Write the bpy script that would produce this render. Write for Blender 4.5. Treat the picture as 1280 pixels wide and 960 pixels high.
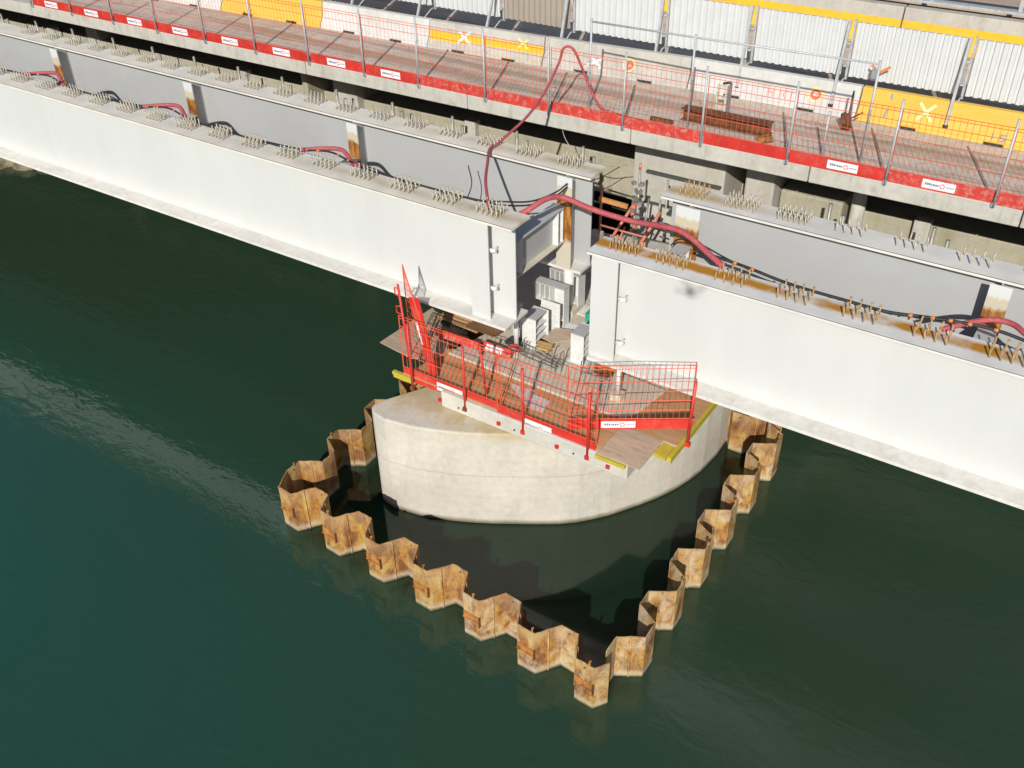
import bpy, math, random
from mathutils import Vector, Matrix
random.seed(7)
rad = math.radians
# ------------------------------------------------------------------ scene, camera, light
for o in list(bpy.data.objects): bpy.data.objects.remove(o)
sc = bpy.context.scene
col = sc.collection
cam_d = bpy.data.cameras.new('camera'); cam = bpy.data.objects.new('camera', cam_d); col.objects.link(cam)
RT = Vector((0.835905, 0.548655, -0.015511)); DN = Vector((0.311599, -0.497622, -0.809493)); FW = Vector((-0.451851, 0.671826, -0.586925))
M4 = Matrix.Identity(4)
for i in range(3):
    M4[i][0] = RT[i]; M4[i][1] = -DN[i]; M4[i][2] = -FW[i]
M4.translation = Vector((0, 0, 14))
cam.matrix_world = M4
cam_d.sensor_width = 36; cam_d.lens = 34.05; cam_d.clip_start = .1; cam_d.clip_end = 3000
sc.camera = cam
SUN = Vector((-0.32, 0.80, -0.50)).normalized()
w = bpy.data.worlds.new('World'); sc.world = w; w.use_nodes = True
nt = w.node_tree; bg = nt.nodes['Background']
sky = nt.nodes.new('ShaderNodeTexSky'); sky.sky_type = 'NISHITA'; sky.sun_disc = False
sky.sun_elevation = math.asin(-SUN.z); sky.sun_rotation = math.atan2(-SUN.x, -SUN.y)
sky.air_density = 1.0; sky.dust_density = .6; sky.ozone_density = 1.0
nt.links.new(sky.outputs[0], bg.inputs[0]); bg.inputs[1].default_value = .088
sd = bpy.data.lights.new('sun', 'SUN'); sd.energy = 4.4; sd.angle = rad(.5); sd.color = (1, .972, .92)
so = bpy.data.objects.new('sun', sd); col.objects.link(so)
so.rotation_euler = SUN.to_track_quat('-Z', 'Y').to_euler()
sc.view_settings.view_transform = 'Standard'; sc.view_settings.look = 'None'
sc.view_settings.exposure = 0.0; sc.view_settings.gamma = 1

# ------------------------------------------------------------------ materials
def new_mat(name):
    m = bpy.data.materials.new(name); m.use_nodes = True
    return m, m.node_tree, m.node_tree.nodes['Principled BSDF']
def node(nt, t, **kw):
    n = nt.nodes.new(t)
    for k, v in kw.items():
        if k in n.inputs: n.inputs[k].default_value = v
        else: setattr(n, k, v)
    return n
def coords(nt, scale=(1, 1, 1), world=True):
    if world: g = nt.nodes.new('ShaderNodeNewGeometry').outputs['Position']
    else: g = nt.nodes.new('ShaderNodeTexCoord').outputs['Object']
    mp = nt.nodes.new('ShaderNodeMapping'); mp.inputs['Scale'].default_value = scale
    nt.links.new(g, mp.inputs[0]); return mp.outputs[0]
def noise(nt, vec, scale, detail=6, rough=.6, dist=0):
    n = nt.nodes.new('ShaderNodeTexNoise'); n.inputs['Scale'].default_value = scale
    n.inputs['Detail'].default_value = detail; n.inputs['Roughness'].default_value = rough; n.inputs['Distortion'].default_value = dist
    nt.links.new(vec, n.inputs['Vector']); return n.outputs['Fac']
def ramp(nt, fac, stops, interp='LINEAR'):
    r = nt.nodes.new('ShaderNodeValToRGB'); r.color_ramp.interpolation = interp
    el = r.color_ramp.elements
    while len(el) > 1: el.remove(el[-1])
    el[0].position = stops[0][0]; c = stops[0][1]; el[0].color = (*c, 1) if len(c) == 3 else c
    for p, c in stops[1:]:
        e = el.new(p); e.color = (*c, 1) if len(c) == 3 else c
    nt.links.new(fac, r.inputs[0]); return r.outputs[0]
def mix(nt, fac, a, b, mode='MIX'):
    m = nt.nodes.new('ShaderNodeMix'); m.data_type = 'RGBA'; m.blend_type = mode
    for s, i in ((fac, 0), (a, 6), (b, 7)):
        if hasattr(s, 'links'): nt.links.new(s, m.inputs[i])
        elif i == 0: m.inputs[0].default_value = s
        else: m.inputs[i].default_value = (*s, 1)
    return m.outputs[2]
def maprange(nt, v, a, b, c=0, d=1):
    n = nt.nodes.new('ShaderNodeMapRange'); n.inputs[1].default_value = a; n.inputs[2].default_value = b
    n.inputs[3].default_value = c; n.inputs[4].default_value = d; nt.links.new(v, n.inputs[0]); return n.outputs[0]
def sep(nt, out):
    s = nt.nodes.new('ShaderNodeSeparateXYZ'); nt.links.new(out, s.inputs[0]); return s.outputs
def mth(nt, op, a, b=None):
    n = nt.nodes.new('ShaderNodeMath'); n.operation = op
    for i, s in enumerate((a, b)):
        if s is None: continue
        if hasattr(s, 'links'): nt.links.new(s, n.inputs[i])
        else: n.inputs[i].default_value = s
    return n.outputs[0]
def bump(nt, b, fac, strength=.3, dist=.02):
    n = nt.nodes.new('ShaderNodeBump'); n.inputs['Strength'].default_value = strength; n.inputs['Distance'].default_value = dist
    nt.links.new(fac, n.inputs['Height']); nt.links.new(n.outputs[0], b.inputs['Normal'])

def simple(name, c, rough=.5, metal=0, var=.12, scale=3, dirt=None, damt=.5, bmp=0, streak=(1, 1, 1), spec=.5):
    """paint with large soft variation and optional dirt patches"""
    m, nt, b = new_mat(name)
    v = coords(nt, streak)
    f = noise(nt, v, scale, 8, .65)
    lo = tuple(x*(1-var*1.6) for x in c); hi = tuple(min(1, x*(1+var)) for x in c)
    o = ramp(nt, f, [(.3, lo), (.7, hi)])
    if dirt:
        g = noise(nt, v, scale*2.3, 9, .7, .5)
        k = ramp(nt, g, [(.5, (0, 0, 0)), (.5+.35*(1-damt)+.03, (1, 1, 1))])
        o = mix(nt, k, o, dirt)
    nt.links.new(o, b.inputs['Base Color'])
    b.inputs['Roughness'].default_value = rough; b.inputs['Metallic'].default_value = metal
    b.inputs['Specular IOR Level'].default_value = spec
    if bmp: bump(nt, b, noise(nt, coords(nt), 40, 4), bmp, .01)
    return m

def concrete(name, c, stain=(.30, .24, .14), samt=.35, grime=(.16, .15, .12), gamt=.3, scale=1.0, joints=None, brd=False):
    m, nt, b = new_mat(name)
    v = coords(nt)
    f1 = noise(nt, v, .9*scale, 8, .62); f2 = noise(nt, v, 7*scale, 8, .7)
    lo = tuple(x*.80 for x in c); hi = tuple(x*1.14 for x in c)
    o = ramp(nt, f1, [(.32, lo), (.68, hi)])
    o = mix(nt, .5, o, ramp(nt, f2, [(.3, tuple(x*.78 for x in c)), (.7, tuple(x*1.12 for x in c))]))
    vs = coords(nt, (1, 1, .16))
    st = noise(nt, vs, 3.2*scale, 8, .7, .3)
    o = mix(nt, mth(nt, 'MULTIPLY', ramp(nt, st, [(.5, (0, 0, 0)), (.74, (1, 1, 1))]), samt), o, stain)
    gr = noise(nt, coords(nt, (1, 1, .5)), 2.1*scale, 10, .75, .8)
    o = mix(nt, mth(nt, 'MULTIPLY', ramp(nt, gr, [(.55, (0, 0, 0)), (.72, (1, 1, 1))]), gamt), o, grime)
    # small horizontal scratches and pour marks
    hs = noise(nt, coords(nt, (1.2, 1.2, 9)), 2.2, 6, .8)
    o = mix(nt, mth(nt, 'MULTIPLY', ramp(nt, hs, [(.60, (0, 0, 0)), (.66, (1, 1, 1))]), .22), o, grime)
    if joints:
        z = sep(nt, v)[2]
        wob = noise(nt, v, .8, 3)
        for zj, wd, amt in joints:
            d = mth(nt, 'ABSOLUTE', mth(nt, 'SUBTRACT', mth(nt, 'ADD', z, mth(nt, 'MULTIPLY', wob, .02)), zj+.01))
            o = mix(nt, maprange(nt, d, 0, wd, amt, 0), o, (.13, .11, .07))
    if brd:
        wv = nt.nodes.new('ShaderNodeTexWave'); wv.bands_direction = 'Z'; wv.inputs['Scale'].default_value = 1.6
        wv.inputs['Distortion'].default_value = 2; wv.inputs['Detail'].default_value = 3
        nt.links.new(v, wv.inputs[0]); o = mix(nt, mth(nt, 'MULTIPLY', wv.outputs['Fac'], .035), o, grime)
    nt.links.new(o, b.inputs['Base Color']); b.inputs['Roughness'].default_value = .88
    b.inputs['Specular IOR Level'].default_value = .25
    bump(nt, b, noise(nt, v, 22, 8, .7), .25, .015)
    return m

M = {}
M['pier'] = concrete('pier_concrete', (.60, .555, .465), (.38, .30, .18), .20, (.24, .22, .17), .24, joints=[(1.28, .018, .30)], brd=True)
def add_waterline(m):
    nt = m.node_tree; b = nt.nodes['Principled BSDF']; src = b.inputs['Base Color'].links[0].from_socket
    v = coords(nt); z = sep(nt, v)[2]
    zz = mth(nt, 'SUBTRACT', z, mth(nt, 'MULTIPLY', noise(nt, v, 2.5, 5), .08))
    o = mix(nt, maprange(nt, zz, -.02, .09, .85, 0), src, (.10, .08, .03))
    nt.links.new(o, b.inputs['Base Color'])
def add_ledge_stain(m):
    nt = m.node_tree; b = nt.nodes['Principled BSDF']; src = b.inputs['Base Color'].links[0].from_socket
    v = coords(nt); s = sep(nt, v); n = noise(nt, coords(nt, (1, 1, .4)), 2.6, 8, .7, .5)
    k = mth(nt, 'MULTIPLY', maprange(nt, mth(nt, 'ADD', s[1], mth(nt, 'MULTIPLY', n, .9)), 11.75, 12.25, 0, 1), maprange(nt, s[2], 2.1, 2.34, 0, 1))
    k = mth(nt, 'MULTIPLY', k, maprange(nt, n, .35, .6, .25, .8))
    o = mix(nt, k, src, (.47, .34, .15)); nt.links.new(o, b.inputs['Base Color'])
add_ledge_stain(M['pier'])
add_waterline(M['pier'])
M['crosshead'] = concrete('crosshead_concrete', (.58, .55, .48), (.40, .31, .17), .25, (.24, .21, .16), .2)
M['plinth'] = concrete('dusty_concrete', (.62, .54, .43), (.30, .22, .13), .4, (.2, .17, .12), .3)
M['old'] = concrete('weathered_concrete', (.56, .53, .455), (.20, .17, .10), .45, (.12, .11, .09), .45, brd=True)
M['oldyellow'] = concrete('stained_ochre_concrete', (.41, .375, .275), (.22, .17, .08), .5, (.12, .10, .07), .5)
M['oldpale'] = concrete('pale_concrete', (.50, .465, .40), (.32, .24, .14), .4, (.2, .18, .14), .25)
M['deck'] = concrete('deck_surface', (.63, .53, .435), (.36, .22, .13), .6, (.12, .105, .09), .5, 1.4)
def add_tracks(m):
    nt = m.node_tree; b = nt.nodes['Principled BSDF']; src = b.inputs['Base Color'].links[0].from_socket
    n = noise(nt, coords(nt, (.05, 1.3, 1)), 1.6, 6, .6, .2); o = mix(nt, mth(nt, 'MULTIPLY', ramp(nt, n, [(.50, (0, 0, 0)), (.60, (1, 1, 1))]), .55), src, (.27, .15, .08))
    n2 = noise(nt, coords(nt, (.12, 2.5, 1)), 3.0, 8, .7, .3); o = mix(nt, mth(nt, 'MULTIPLY', ramp(nt, n2, [(.60, (0, 0, 0)), (.66, (1, 1, 1))]), .5), o, (.14, .11, .09))
    n3 = noise(nt, coords(nt), 14, 8, .8); o = mix(nt, mth(nt, 'MULTIPLY', ramp(nt, n3, [(.55, (0, 0, 0)), (.7, (1, 1, 1))]), .35), o, (.58, .53, .47))
    nt.links.new(o, b.inputs['Base Color'])
add_tracks(M['deck'])
M['barrier'] = concrete('barrier_concrete', (.50, .475, .42), (.28, .23, .16), .3, (.16, .15, .12), .35)
M['barrier_white'] = concrete('whitewashed_concrete', (.60, .59, .55), (.40, .34, .25), .25, (.25, .23, .2), .2)
M['parapet'] = concrete('parapet_concrete', (.50, .465, .40), (.26, .2, .13), .35, (.15, .13, .1), .4)
M['yellow'] = simple('yellow_road_paint', (.72, .44, .06), .7, var=.07, scale=2, dirt=(.60, .45, .2), damt=.15, bmp=.1, streak=(.4, 1, 2))
M['yellow2'] = simple('yellow_paint_fresh', (.80, .47, .02), .6, var=.08, scale=4, dirt=(.5, .33, .1), damt=.2)
M['beamyellow'] = simple('yellow_formwork_beam', (.52, .42, .04), .5, var=.1, scale=6, dirt=(.4, .33, .1), damt=.3)
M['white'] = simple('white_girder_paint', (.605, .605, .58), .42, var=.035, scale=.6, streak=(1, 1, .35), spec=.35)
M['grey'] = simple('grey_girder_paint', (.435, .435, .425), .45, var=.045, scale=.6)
M['edge_dark'] = simple('bare_flange_edge', (.12, .115, .10), .6, var=.2, scale=6)
M['stand'] = simple('white_steel_paint', (.70, .70, .67), .45, var=.05, scale=4, dirt=(.5, .46, .38), damt=.15)
M['galv'] = simple('galvanised_steel', (.47, .48, .48), .5, .15, var=.15, scale=9)
M['tube'] = simple('scaffold_tube', (.36, .35, .31), .5, .4, var=.2, scale=8, dirt=(.25, .18, .1), damt=.3)
M['dark'] = simple('dark_steel', (.05, .05, .045), .5, .3, var=.2, scale=8)
M['red'] = simple('red_powder_coat', (.60, .035, .024), .5, var=.14, scale=2, dirt=(.58, .15, .11), damt=.12)
M['redold'] = simple('scuffed_red_board', (.60, .05, .035), .6, var=.15, scale=4, dirt=(.58, .22, .17), damt=.7)
M['mesh'] = simple('red_mesh_wire', (.70, .10, .04), .5, var=.1, scale=3)
M['coral'] = simple('coral_painted_tube', (.66, .20, .13), .5, var=.12, scale=6, dirt=(.5, .3, .2), damt=.3)
M['orange'] = simple('orange_plastic', (.62, .20, .05), .5, var=.1, scale=9)
M['hose'] = simple('dusty_red_rubber_hose', (.43, .075, .085), .7, var=.12, scale=6, dirt=(.45, .16, .15), damt=.4)
M['cable'] = simple('black_rubber', (.025, .025, .025), .5, var=.3, scale=9)
M['ply'] = simple('formwork_plywood', (.50, .275, .125), .65, var=.16, scale=2.2, dirt=(.50, .37, .24), damt=.25, streak=(.5, 3, 3))
M['plypale'] = simple('pale_plywood', (.50, .38, .27), .7, var=.12, scale=2.0, dirt=(.3, .2, .13), damt=.35, streak=(.5, 3, 3))
M['timber'] = simple('brown_timber', (.22, .11, .045), .7, var=.25, scale=3, streak=(.4, 6, 6))
M['timberpale'] = simple('pale_timber', (.52, .33, .13), .7, var=.2, scale=4)
M['orangewood'] = simple('orange_brown_timber', (.55, .26, .08), .7, var=.2, scale=4)
M['label'] = simple('white_label', (.80, .80, .79), .5, var=.02, scale=3)
M['ink'] = simple('blue_grey_print', (.16, .20, .28), .6, var=.1, scale=5)
M['inkred'] = simple('red_print', (.68, .04, .03), .6, var=.05, scale=5)
M['spraywhite'] = simple('white_spray_paint', (.80, .80, .76), .8, var=.1, scale=14)
M['spraygreen'] = simple('pale_green_spray_paint', (.60, .82, .38), .8, var=.1, scale=14)
M['sprayyellow'] = simple('lime_spray_paint', (.72, .75, .20), .8, var=.1, scale=14)
M['sprayred'] = simple('red_spray_paint', (.75, .16, .11), .8, var=.1, scale=14)
M['spraypink'] = simple('pink_spray_paint', (.80, .36, .32), .8, var=.1, scale=14)
M['spraygrey'] = simple('grey_blue_spray_paint', (.28, .31, .33), .8, var=.1, scale=14)
M['cream'] = simple('cream_primer', (.60, .54, .42), .6, var=.1, scale=5)
M['film'] = simple('pink_white_plastic_sheet', (.62, .52, .48), .5, var=.12, scale=5)
M['rubber'] = simple('grey_rubber_pad', (.055, .065, .07), .6, var=.15, scale=6)
M['green'] = simple('green_box', (.03, .34, .22), .5, var=.1, scale=6)
M['rock'] = simple('wet_rock', (.22, .19, .11), .8, var=.4, scale=3, bmp=.6)
M['hoarding_white'] = simple('white_corrugated_steel', (.60, .61, .60), .45, var=.04, scale=2)
M['hoarding_tan'] = simple('taupe_corrugated_steel', (.36, .31, .25), .5, var=.05, scale=2)
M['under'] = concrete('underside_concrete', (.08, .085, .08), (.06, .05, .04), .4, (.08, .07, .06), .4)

def rust_mat(name, pale=.5):
    m, nt, b = new_mat(name)
    oi = nt.nodes.new('ShaderNodeObjectInfo').outputs['Random']
    v = coords(nt, (1, 1, .55)); v2 = coords(nt)
    add = nt.nodes.new('ShaderNodeVectorMath'); add.operation = 'ADD'; nt.links.new(v, add.inputs[0])
    cmb = nt.nodes.new('ShaderNodeCombineXYZ'); nt.links.new(mth(nt, 'MULTIPLY', oi, 9.0), cmb.inputs[2]); nt.links.new(cmb.outputs[0], add.inputs[1])
    f = noise(nt, add.outputs[0], 3.2, 10, .68, .5); g = noise(nt, v2, 9, 9, .75, .6)
    o = ramp(nt, f, [(.30, (.085, .035, .015)), (.42, (.23, .095, .028)), (.50, (.41, .195, .042)), (.58, (.47, .285, .075)), (.70, (.52, .41, .20))])
    p = ramp(nt, noise(nt, coords(nt, (1, 1, .5)), 3.0, 8, .7, 1), [(.46, (0, 0, 0)), (.66, (1, 1, 1))])
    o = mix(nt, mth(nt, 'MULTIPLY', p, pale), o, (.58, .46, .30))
    d = ramp(nt, g, [(.60, (0, 0, 0)), (.72, (1, 1, 1))])
    o = mix(nt, mth(nt, 'MULTIPLY', d, .55), o, (.07, .035, .018))
    q = ramp(nt, noise(nt, v2, 3.2, 9, .7, .8), [(.50, (0, 0, 0)), (.62, (1, 1, 1))]); o = mix(nt, mth(nt, 'MULTIPLY', q, .55), o, (.16, .08, .042))
    st = ramp(nt, noise(nt, coords(nt, (1, 1, .06)), 16, 5, .6), [(.56, (0, 0, 0)), (.66, (1, 1, 1))]); o = mix(nt, mth(nt, 'MULTIPLY', st, .28), o, (.14, .055, .02))
    st2 = ramp(nt, noise(nt, coords(nt, (1, 1, .1)), 11, 5, .6), [(.60, (0, 0, 0)), (.68, (1, 1, 1))]); o = mix(nt, mth(nt, 'MULTIPLY', st2, .16), o, (.66, .52, .32))
    z = sep(nt, v2)[2]
    zz = mth(nt, 'ADD', z, mth(nt, 'MULTIPLY', noise(nt, v2, 3, 4), .12))
    o = mix(nt, maprange(nt, zz, .72, 1.0, 0, .25), o, (.50, .36, .22))         # drier pale band along the top
    o = mix(nt, maprange(nt, zz, .26, .15, 0, .55), o, (.52, .46, .33))         # lime bloom near the water
    o = mix(nt, maprange(nt, zz, .13, .06, 0, .9), o, (.06, .05, .015))         # wet algae line
    nt.links.new(o, b.inputs['Base Color']); b.inputs['Roughness'].default_value = .8
    b.inputs['Specular IOR Level'].default_value = .3
    bump(nt, b, mth(nt, 'ADD', g, f), .5, .02)
    return m
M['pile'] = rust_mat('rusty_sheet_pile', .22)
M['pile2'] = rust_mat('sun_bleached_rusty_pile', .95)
M['rust'] = simple('orange_rust', (.46, .19, .045), .8, var=.35, scale=5, dirt=(.12, .045, .015), damt=.4, bmp=.4)
M['rustdark'] = simple('dark_rust', (.20, .07, .025), .8, var=.35, scale=5, dirt=(.10, .04, .02), damt=.5, bmp=.4)

def flange_mat(name, base, stain, zones, yc):
    """painted top flange; run-off rust around the studs, stronger along given x zones"""
    m, nt, b = new_mat(name)
    v = coords(nt); s = sep(nt, v)
    f = noise(nt, v, 2.0, 8, .6)
    o = ramp(nt, f, [(.3, tuple(x*.86 for x in base)), (.7, tuple(min(1, x*1.08) for x in base))])
    wob = noise(nt, coords(nt, (1, 1, 1)), 2.4, 6, .65, .3)
    dy = mth(nt, 'ABSOLUTE', mth(nt, 'SUBTRACT', s[1], yc))
    across = maprange(nt, mth(nt, 'ADD', dy, mth(nt, 'MULTIPLY', wob, .16)), zones[2], zones[3], 1, 0)
    along = maprange(nt, mth(nt, 'ADD', s[0], mth(nt, 'MULTIPLY', wob, 1.5)), zones[0], zones[1], 0, 1)
    patch = ramp(nt, noise(nt, v, 1.3, 5, .6), [(.35, (.25, .25, .25)), (.6, (1, 1, 1))])
    k = mth(nt, 'MULTIPLY', mth(nt, 'MULTIPLY', across, along), patch)
    o = mix(nt, mth(nt, 'MULTIPLY', k, zones[4]), o, stain)
    nt.links.new(o, b.inputs['Base Color']); b.inputs['Roughness'].default_value = .8; b.inputs['Specular IOR Level'].default_value = .15
    return m
M['flangeL'] = flange_mat('dusty_flange_paint', (.76, .70, .60), (.42, .33, .19), (-18, -9, .12, .34, .9), 13.2)
M['flangeL2'] = flange_mat('dusty_back_flange_paint', (.76, .70, .60), (.42, .33, .17), (-15, -9, .10, .34, .85), 15.85)
M['flangeR'] = flange_mat('rust_streaked_flange_paint', (.72, .69, .64), (.46, .21, .025), (-11, -8, .15, .26, 1.3), 13.73)
M['flangeR2'] = flange_mat('ochre_stained_flange_paint', (.72, .68, .62), (.42, .29, .10), (-2.5, -5.5, .14, .33, .9), 15.85)

def stiff_mat():
    """connection plate: cream paint above, bare rusting steel below"""
    m, nt, b = new_mat('half_painted_rusting_plate')
    v = coords(nt); z = sep(nt, v)[2]; n = noise(nt, coords(nt, (3, 3, .8)), 2.2, 8, .7)
    zz = mth(nt, 'ADD', z, mth(nt, 'MULTIPLY', n, .35))
    base = mix(nt, maprange(nt, zz, 6.04, 6.08, 0, 1), (.58, .50, .36), (.66, .66, .63))
    r = ramp(nt, noise(nt, coords(nt, (2, 2, .5)), 5, 8, .7), [(.35, (.10, .035, .01)), (.5, (.32, .12, .02)), (.65, (.50, .27, .06))])
    o = mix(nt, maprange(nt, zz, 5.90, 5.82, 0, 1), base, r)
    o = mix(nt, maprange(nt, zz, 4.95, 4.85, 0, 1), o, (.55, .50, .40))
    nt.links.new(o, b.inputs['Base Color']); b.inputs['Roughness'].default_value = .6
    return m
M['stiff'] = stiff_mat()

def water_mat():
    m, nt, b = new_mat('river_water')
    v = coords(nt); s = sep(nt, v)
    big = noise(nt, coords(nt, (1, .6, 1)), .09, 4, .5)
    c = ramp(nt, big, [(.35, (.024, .046, .024)), (.65, (.022, .053, .032))])
    nt.links.new(c, b.inputs['Base Color'])
    pass
    b.inputs['Roughness'].default_value = .035; b.inputs['IOR'].default_value = 1.47
    rr = mth(nt, 'MULTIPLY', maprange(nt, s[0], -7.0, 1.0, 0, 1), maprange(nt, noise(nt, coords(nt, (1, 1, 1)), .35, 4, .6), .3, .6, .6, 1))
    nt.links.new(mth(nt, 'ADD', mth(nt, 'MULTIPLY', rr, .38), .035), b.inputs['Roughness'])   # ruffled by the breeze to the right
    # calm behind the sheet piles, livelier out in the stream to the left
    def smooth(vv, a, c_): return maprange(nt, vv, a, c_, 0, 1)
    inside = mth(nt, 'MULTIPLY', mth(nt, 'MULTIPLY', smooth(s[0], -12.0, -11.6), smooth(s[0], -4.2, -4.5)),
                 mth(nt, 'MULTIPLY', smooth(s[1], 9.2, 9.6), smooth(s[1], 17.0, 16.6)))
    # inside the sheet piles a darker base colour paints the walls' underwater shade
    sky_tint = mth(nt, 'MULTIPLY', maprange(nt, mth(nt, 'ADD', s[0], mth(nt, 'MULTIPLY', big, 8)), 2, -16, 0, 1), maprange(nt, mth(nt, 'ADD', s[1], mth(nt, 'MULTIPLY', big, 4)), 15, 7, 0, 1))
    c = mix(nt, sky_tint, c, (.013, .078, .056))  # teal painted into the base colour imitates sky reflection at the near left
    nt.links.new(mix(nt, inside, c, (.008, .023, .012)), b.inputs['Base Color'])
    calm = mth(nt, 'SUBTRACT', 1.0, inside)
    left = maprange(nt, s[0], -6, -15, .26, .11)
    left = mth(nt, 'ADD', left, maprange(nt, s[0], -13, -24, 0, .22))
    amp = mth(nt, 'MULTIPLY', calm, left)
    gust = ramp(nt, noise(nt, coords(nt, (1, 1, 1)), .22, 4, .6), [(.3, (.35, .35, .35)), (.7, (1, 1, 1))])
    amp = mth(nt, 'MULTIPLY', amp, gust)
    rt = nt.nodes.new('ShaderNodeMapping'); rt.inputs['Rotation'].default_value = (0, 0, rad(24)); rt.inputs['Scale'].default_value = (1, 2.2, 1)
    nt.links.new(v, rt.inputs[0])
    h = mth(nt, 'ADD', mth(nt, 'MULTIPLY', noise(nt, rt.outputs[0], 1.1, 3, .5, .6), 1.0), mth(nt, 'MULTIPLY', noise(nt, rt.outputs[0], 3.6, 3, .55, .5), .28))
    h = mth(nt, 'MULTIPLY', h, amp)
    n = nt.nodes.new('ShaderNodeBump'); n.inputs['Strength'].default_value = 1; n.inputs['Distance'].default_value = .085
    nt.links.new(h, n.inputs['Height']); nt.links.new(n.outputs[0], b.inputs['Normal'])
    return m
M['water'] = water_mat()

# ------------------------------------------------------------------ mesh helpers
class MB:
    def __init__(s): s.v = []; s.f = []; s.sm = []
    def add(s, vs, fs, smooth=False):
        o = len(s.v); s.v += [tuple(p) for p in vs]
        for i, f in enumerate(fs):
            s.f.append([o+k for k in f]); s.sm.append(smooth[i] if isinstance(smooth, list) else smooth)
        return s
    def box(s, a, b, mat=None):
        x0, y0, z0 = a; x1, y1, z1 = b
        vs = [Vector(p) for p in ((x0,y0,z0),(x1,y0,z0),(x1,y1,z0),(x0,y1,z0),(x0,y0,z1),(x1,y0,z1),(x1,y1,z1),(x0,y1,z1))]
        if mat is not None: vs = [mat @ p for p in vs]
        return s.add(vs, [(0,3,2,1),(4,5,6,7),(0,1,5,4),(1,2,6,5),(2,3,7,6),(3,0,4,7)])
    def cbox(s, c, size, rz=0, rx=0, ry=0):
        m = Matrix.Translation(c) @ Matrix.Rotation(rz, 4, 'Z') @ Matrix.Rotation(ry, 4, 'Y') @ Matrix.Rotation(rx, 4, 'X')
        h = [x/2 for x in size]
        return s.box((-h[0], -h[1], -h[2]), (h[0], h[1], h[2]), m)
    def prism(s, pts, z0, z1):
        n = len(pts); vs = [(p[0], p[1], z0) for p in pts] + [(p[0], p[1], z1) for p in pts]
        fs = [tuple(range(n-1, -1, -1)), tuple(range(n, 2*n))] + [(i, (i+1) % n, n+(i+1) % n, n+i) for i in range(n)]
        return s.add(vs, fs)
    def extr(s, prof, p0, p1, up=Vector((0, 0, 1))):
        """profile (u along side, v up) swept from p0 to p1"""
        p0 = Vector(p0); p1 = Vector(p1); d = (p1-p0).normalized(); side = d.cross(up).normalized(); u2 = side.cross(d)
        n = len(prof); vs = [p + side*a + u2*b for p in (p0, p1) for a, b in prof]
        fs = [tuple(range(n)), tuple(range(2*n-1, n-1, -1))] + [(i, n+i, n+(i+1) % n, (i+1) % n) for i in range(n)]
        return s.add(vs, fs)
    def tube(s, pts, r, n=8, cap=True):
        pts = [Vector(p) for p in pts]; N = len(pts); vs = []
        t = (pts[1]-pts[0]).normalized(); a = Vector((0, 0, 1)) if abs(t.z) < .9 else Vector((1, 0, 0))
        nrm = t.cross(a).normalized()
        for i, p in enumerate(pts):
            t = (pts[min(i+1, N-1)]-pts[max(i-1, 0)]).normalized()
            nrm = (nrm - t*nrm.dot(t)).normalized(); bn = t.cross(nrm)
            rr = r[i] if isinstance(r, (list, tuple)) else r
            for k in range(n):
                an = 2*math.pi*k/n; vs.append(p + nrm*math.cos(an)*rr + bn*math.sin(an)*rr)
        fs = []; sm = []
        for i in range(N-1):
            for k in range(n):
                k2 = (k+1) % n; fs.append((i*n+k, i*n+k2, (i+1)*n+k2, (i+1)*n+k)); sm.append(n > 5)
        if cap: fs += [tuple(range(n-1, -1, -1)), tuple(range((N-1)*n, N*n))]; sm += [False, False]
        return s.add(vs, fs, sm)
    def build(s, name, mat, parent=None, bevel=0):
        me = bpy.data.meshes.new(name); me.from_pydata(s.v, [], s.f); me.update()
        for p, k in zip(me.polygons, s.sm): p.use_smooth = k
        me.materials.append(mat)
        o = bpy.data.objects.new(name, me); col.objects.link(o)
        if parent is not None: link_parent(o, parent)
        if bevel:
            b = o.modifiers.new('bevel', 'BEVEL'); b.width = bevel; b.segments = 2; b.limit_method = 'ANGLE'; b.angle_limit = rad(40)
        return o
def world_of(o):
    m = o.matrix_basis.copy(); p = o.parent
    while p is not None: m = p.matrix_basis @ m; p = p.parent
    return m
def link_parent(o, p):
    """parts are modelled in world coordinates: shift them into the thing's own frame"""
    if p.type == 'EMPTY' or True:
        inv = world_of(p).inverted()
        if o.type == 'MESH' and o.data.users == 1: o.data.transform(inv)
        o.parent = p
def tag(o, label=None, cat=None, group=None, kind=None):
    for k, v in (('label', label), ('category', cat), ('group', group), ('kind', kind)):
        if v: o[k] = v
    return o
def thing(name, loc, label, cat, group=None):
    o = bpy.data.objects.new(name, None); o.empty_display_size = .2; o.location = loc; col.objects.link(o)
    return tag(o, label, cat, group)
def copy_tree(o, parent=None, loc=None, label=None):
    c = o.copy(); col.objects.link(c); c.parent = parent
    for ch in [x for x in o.children]: copy_tree(ch, c)
    if loc is not None: c.location = loc
    if label: c['label'] = label
    return c
def spline(pts, k=6):
    pts = [Vector(p) for p in pts]; out = []
    P = [pts[0]*2-pts[1]] + pts + [pts[-1]*2-pts[-2]]
    for i in range(1, len(P)-2):
        for j in range(k):
            t = j/k; a, b, c, d = P[i-1:i+3]
            out.append(.5*((2*b)+(c-a)*t+(2*a-5*b+4*c-d)*t*t+(3*b-a-3*c+d)*t**3))
    out.append(pts[-1]); return out
ORD = ['first', 'second', 'third', 'fourth', 'fifth', 'sixth', 'seventh', 'eighth', 'ninth', 'tenth', 'eleventh', 'twelfth', 'thirteenth',
       'fourteenth', 'fifteenth', 'sixteenth', 'seventeenth', 'eighteenth', 'nineteenth', 'twentieth']

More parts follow.
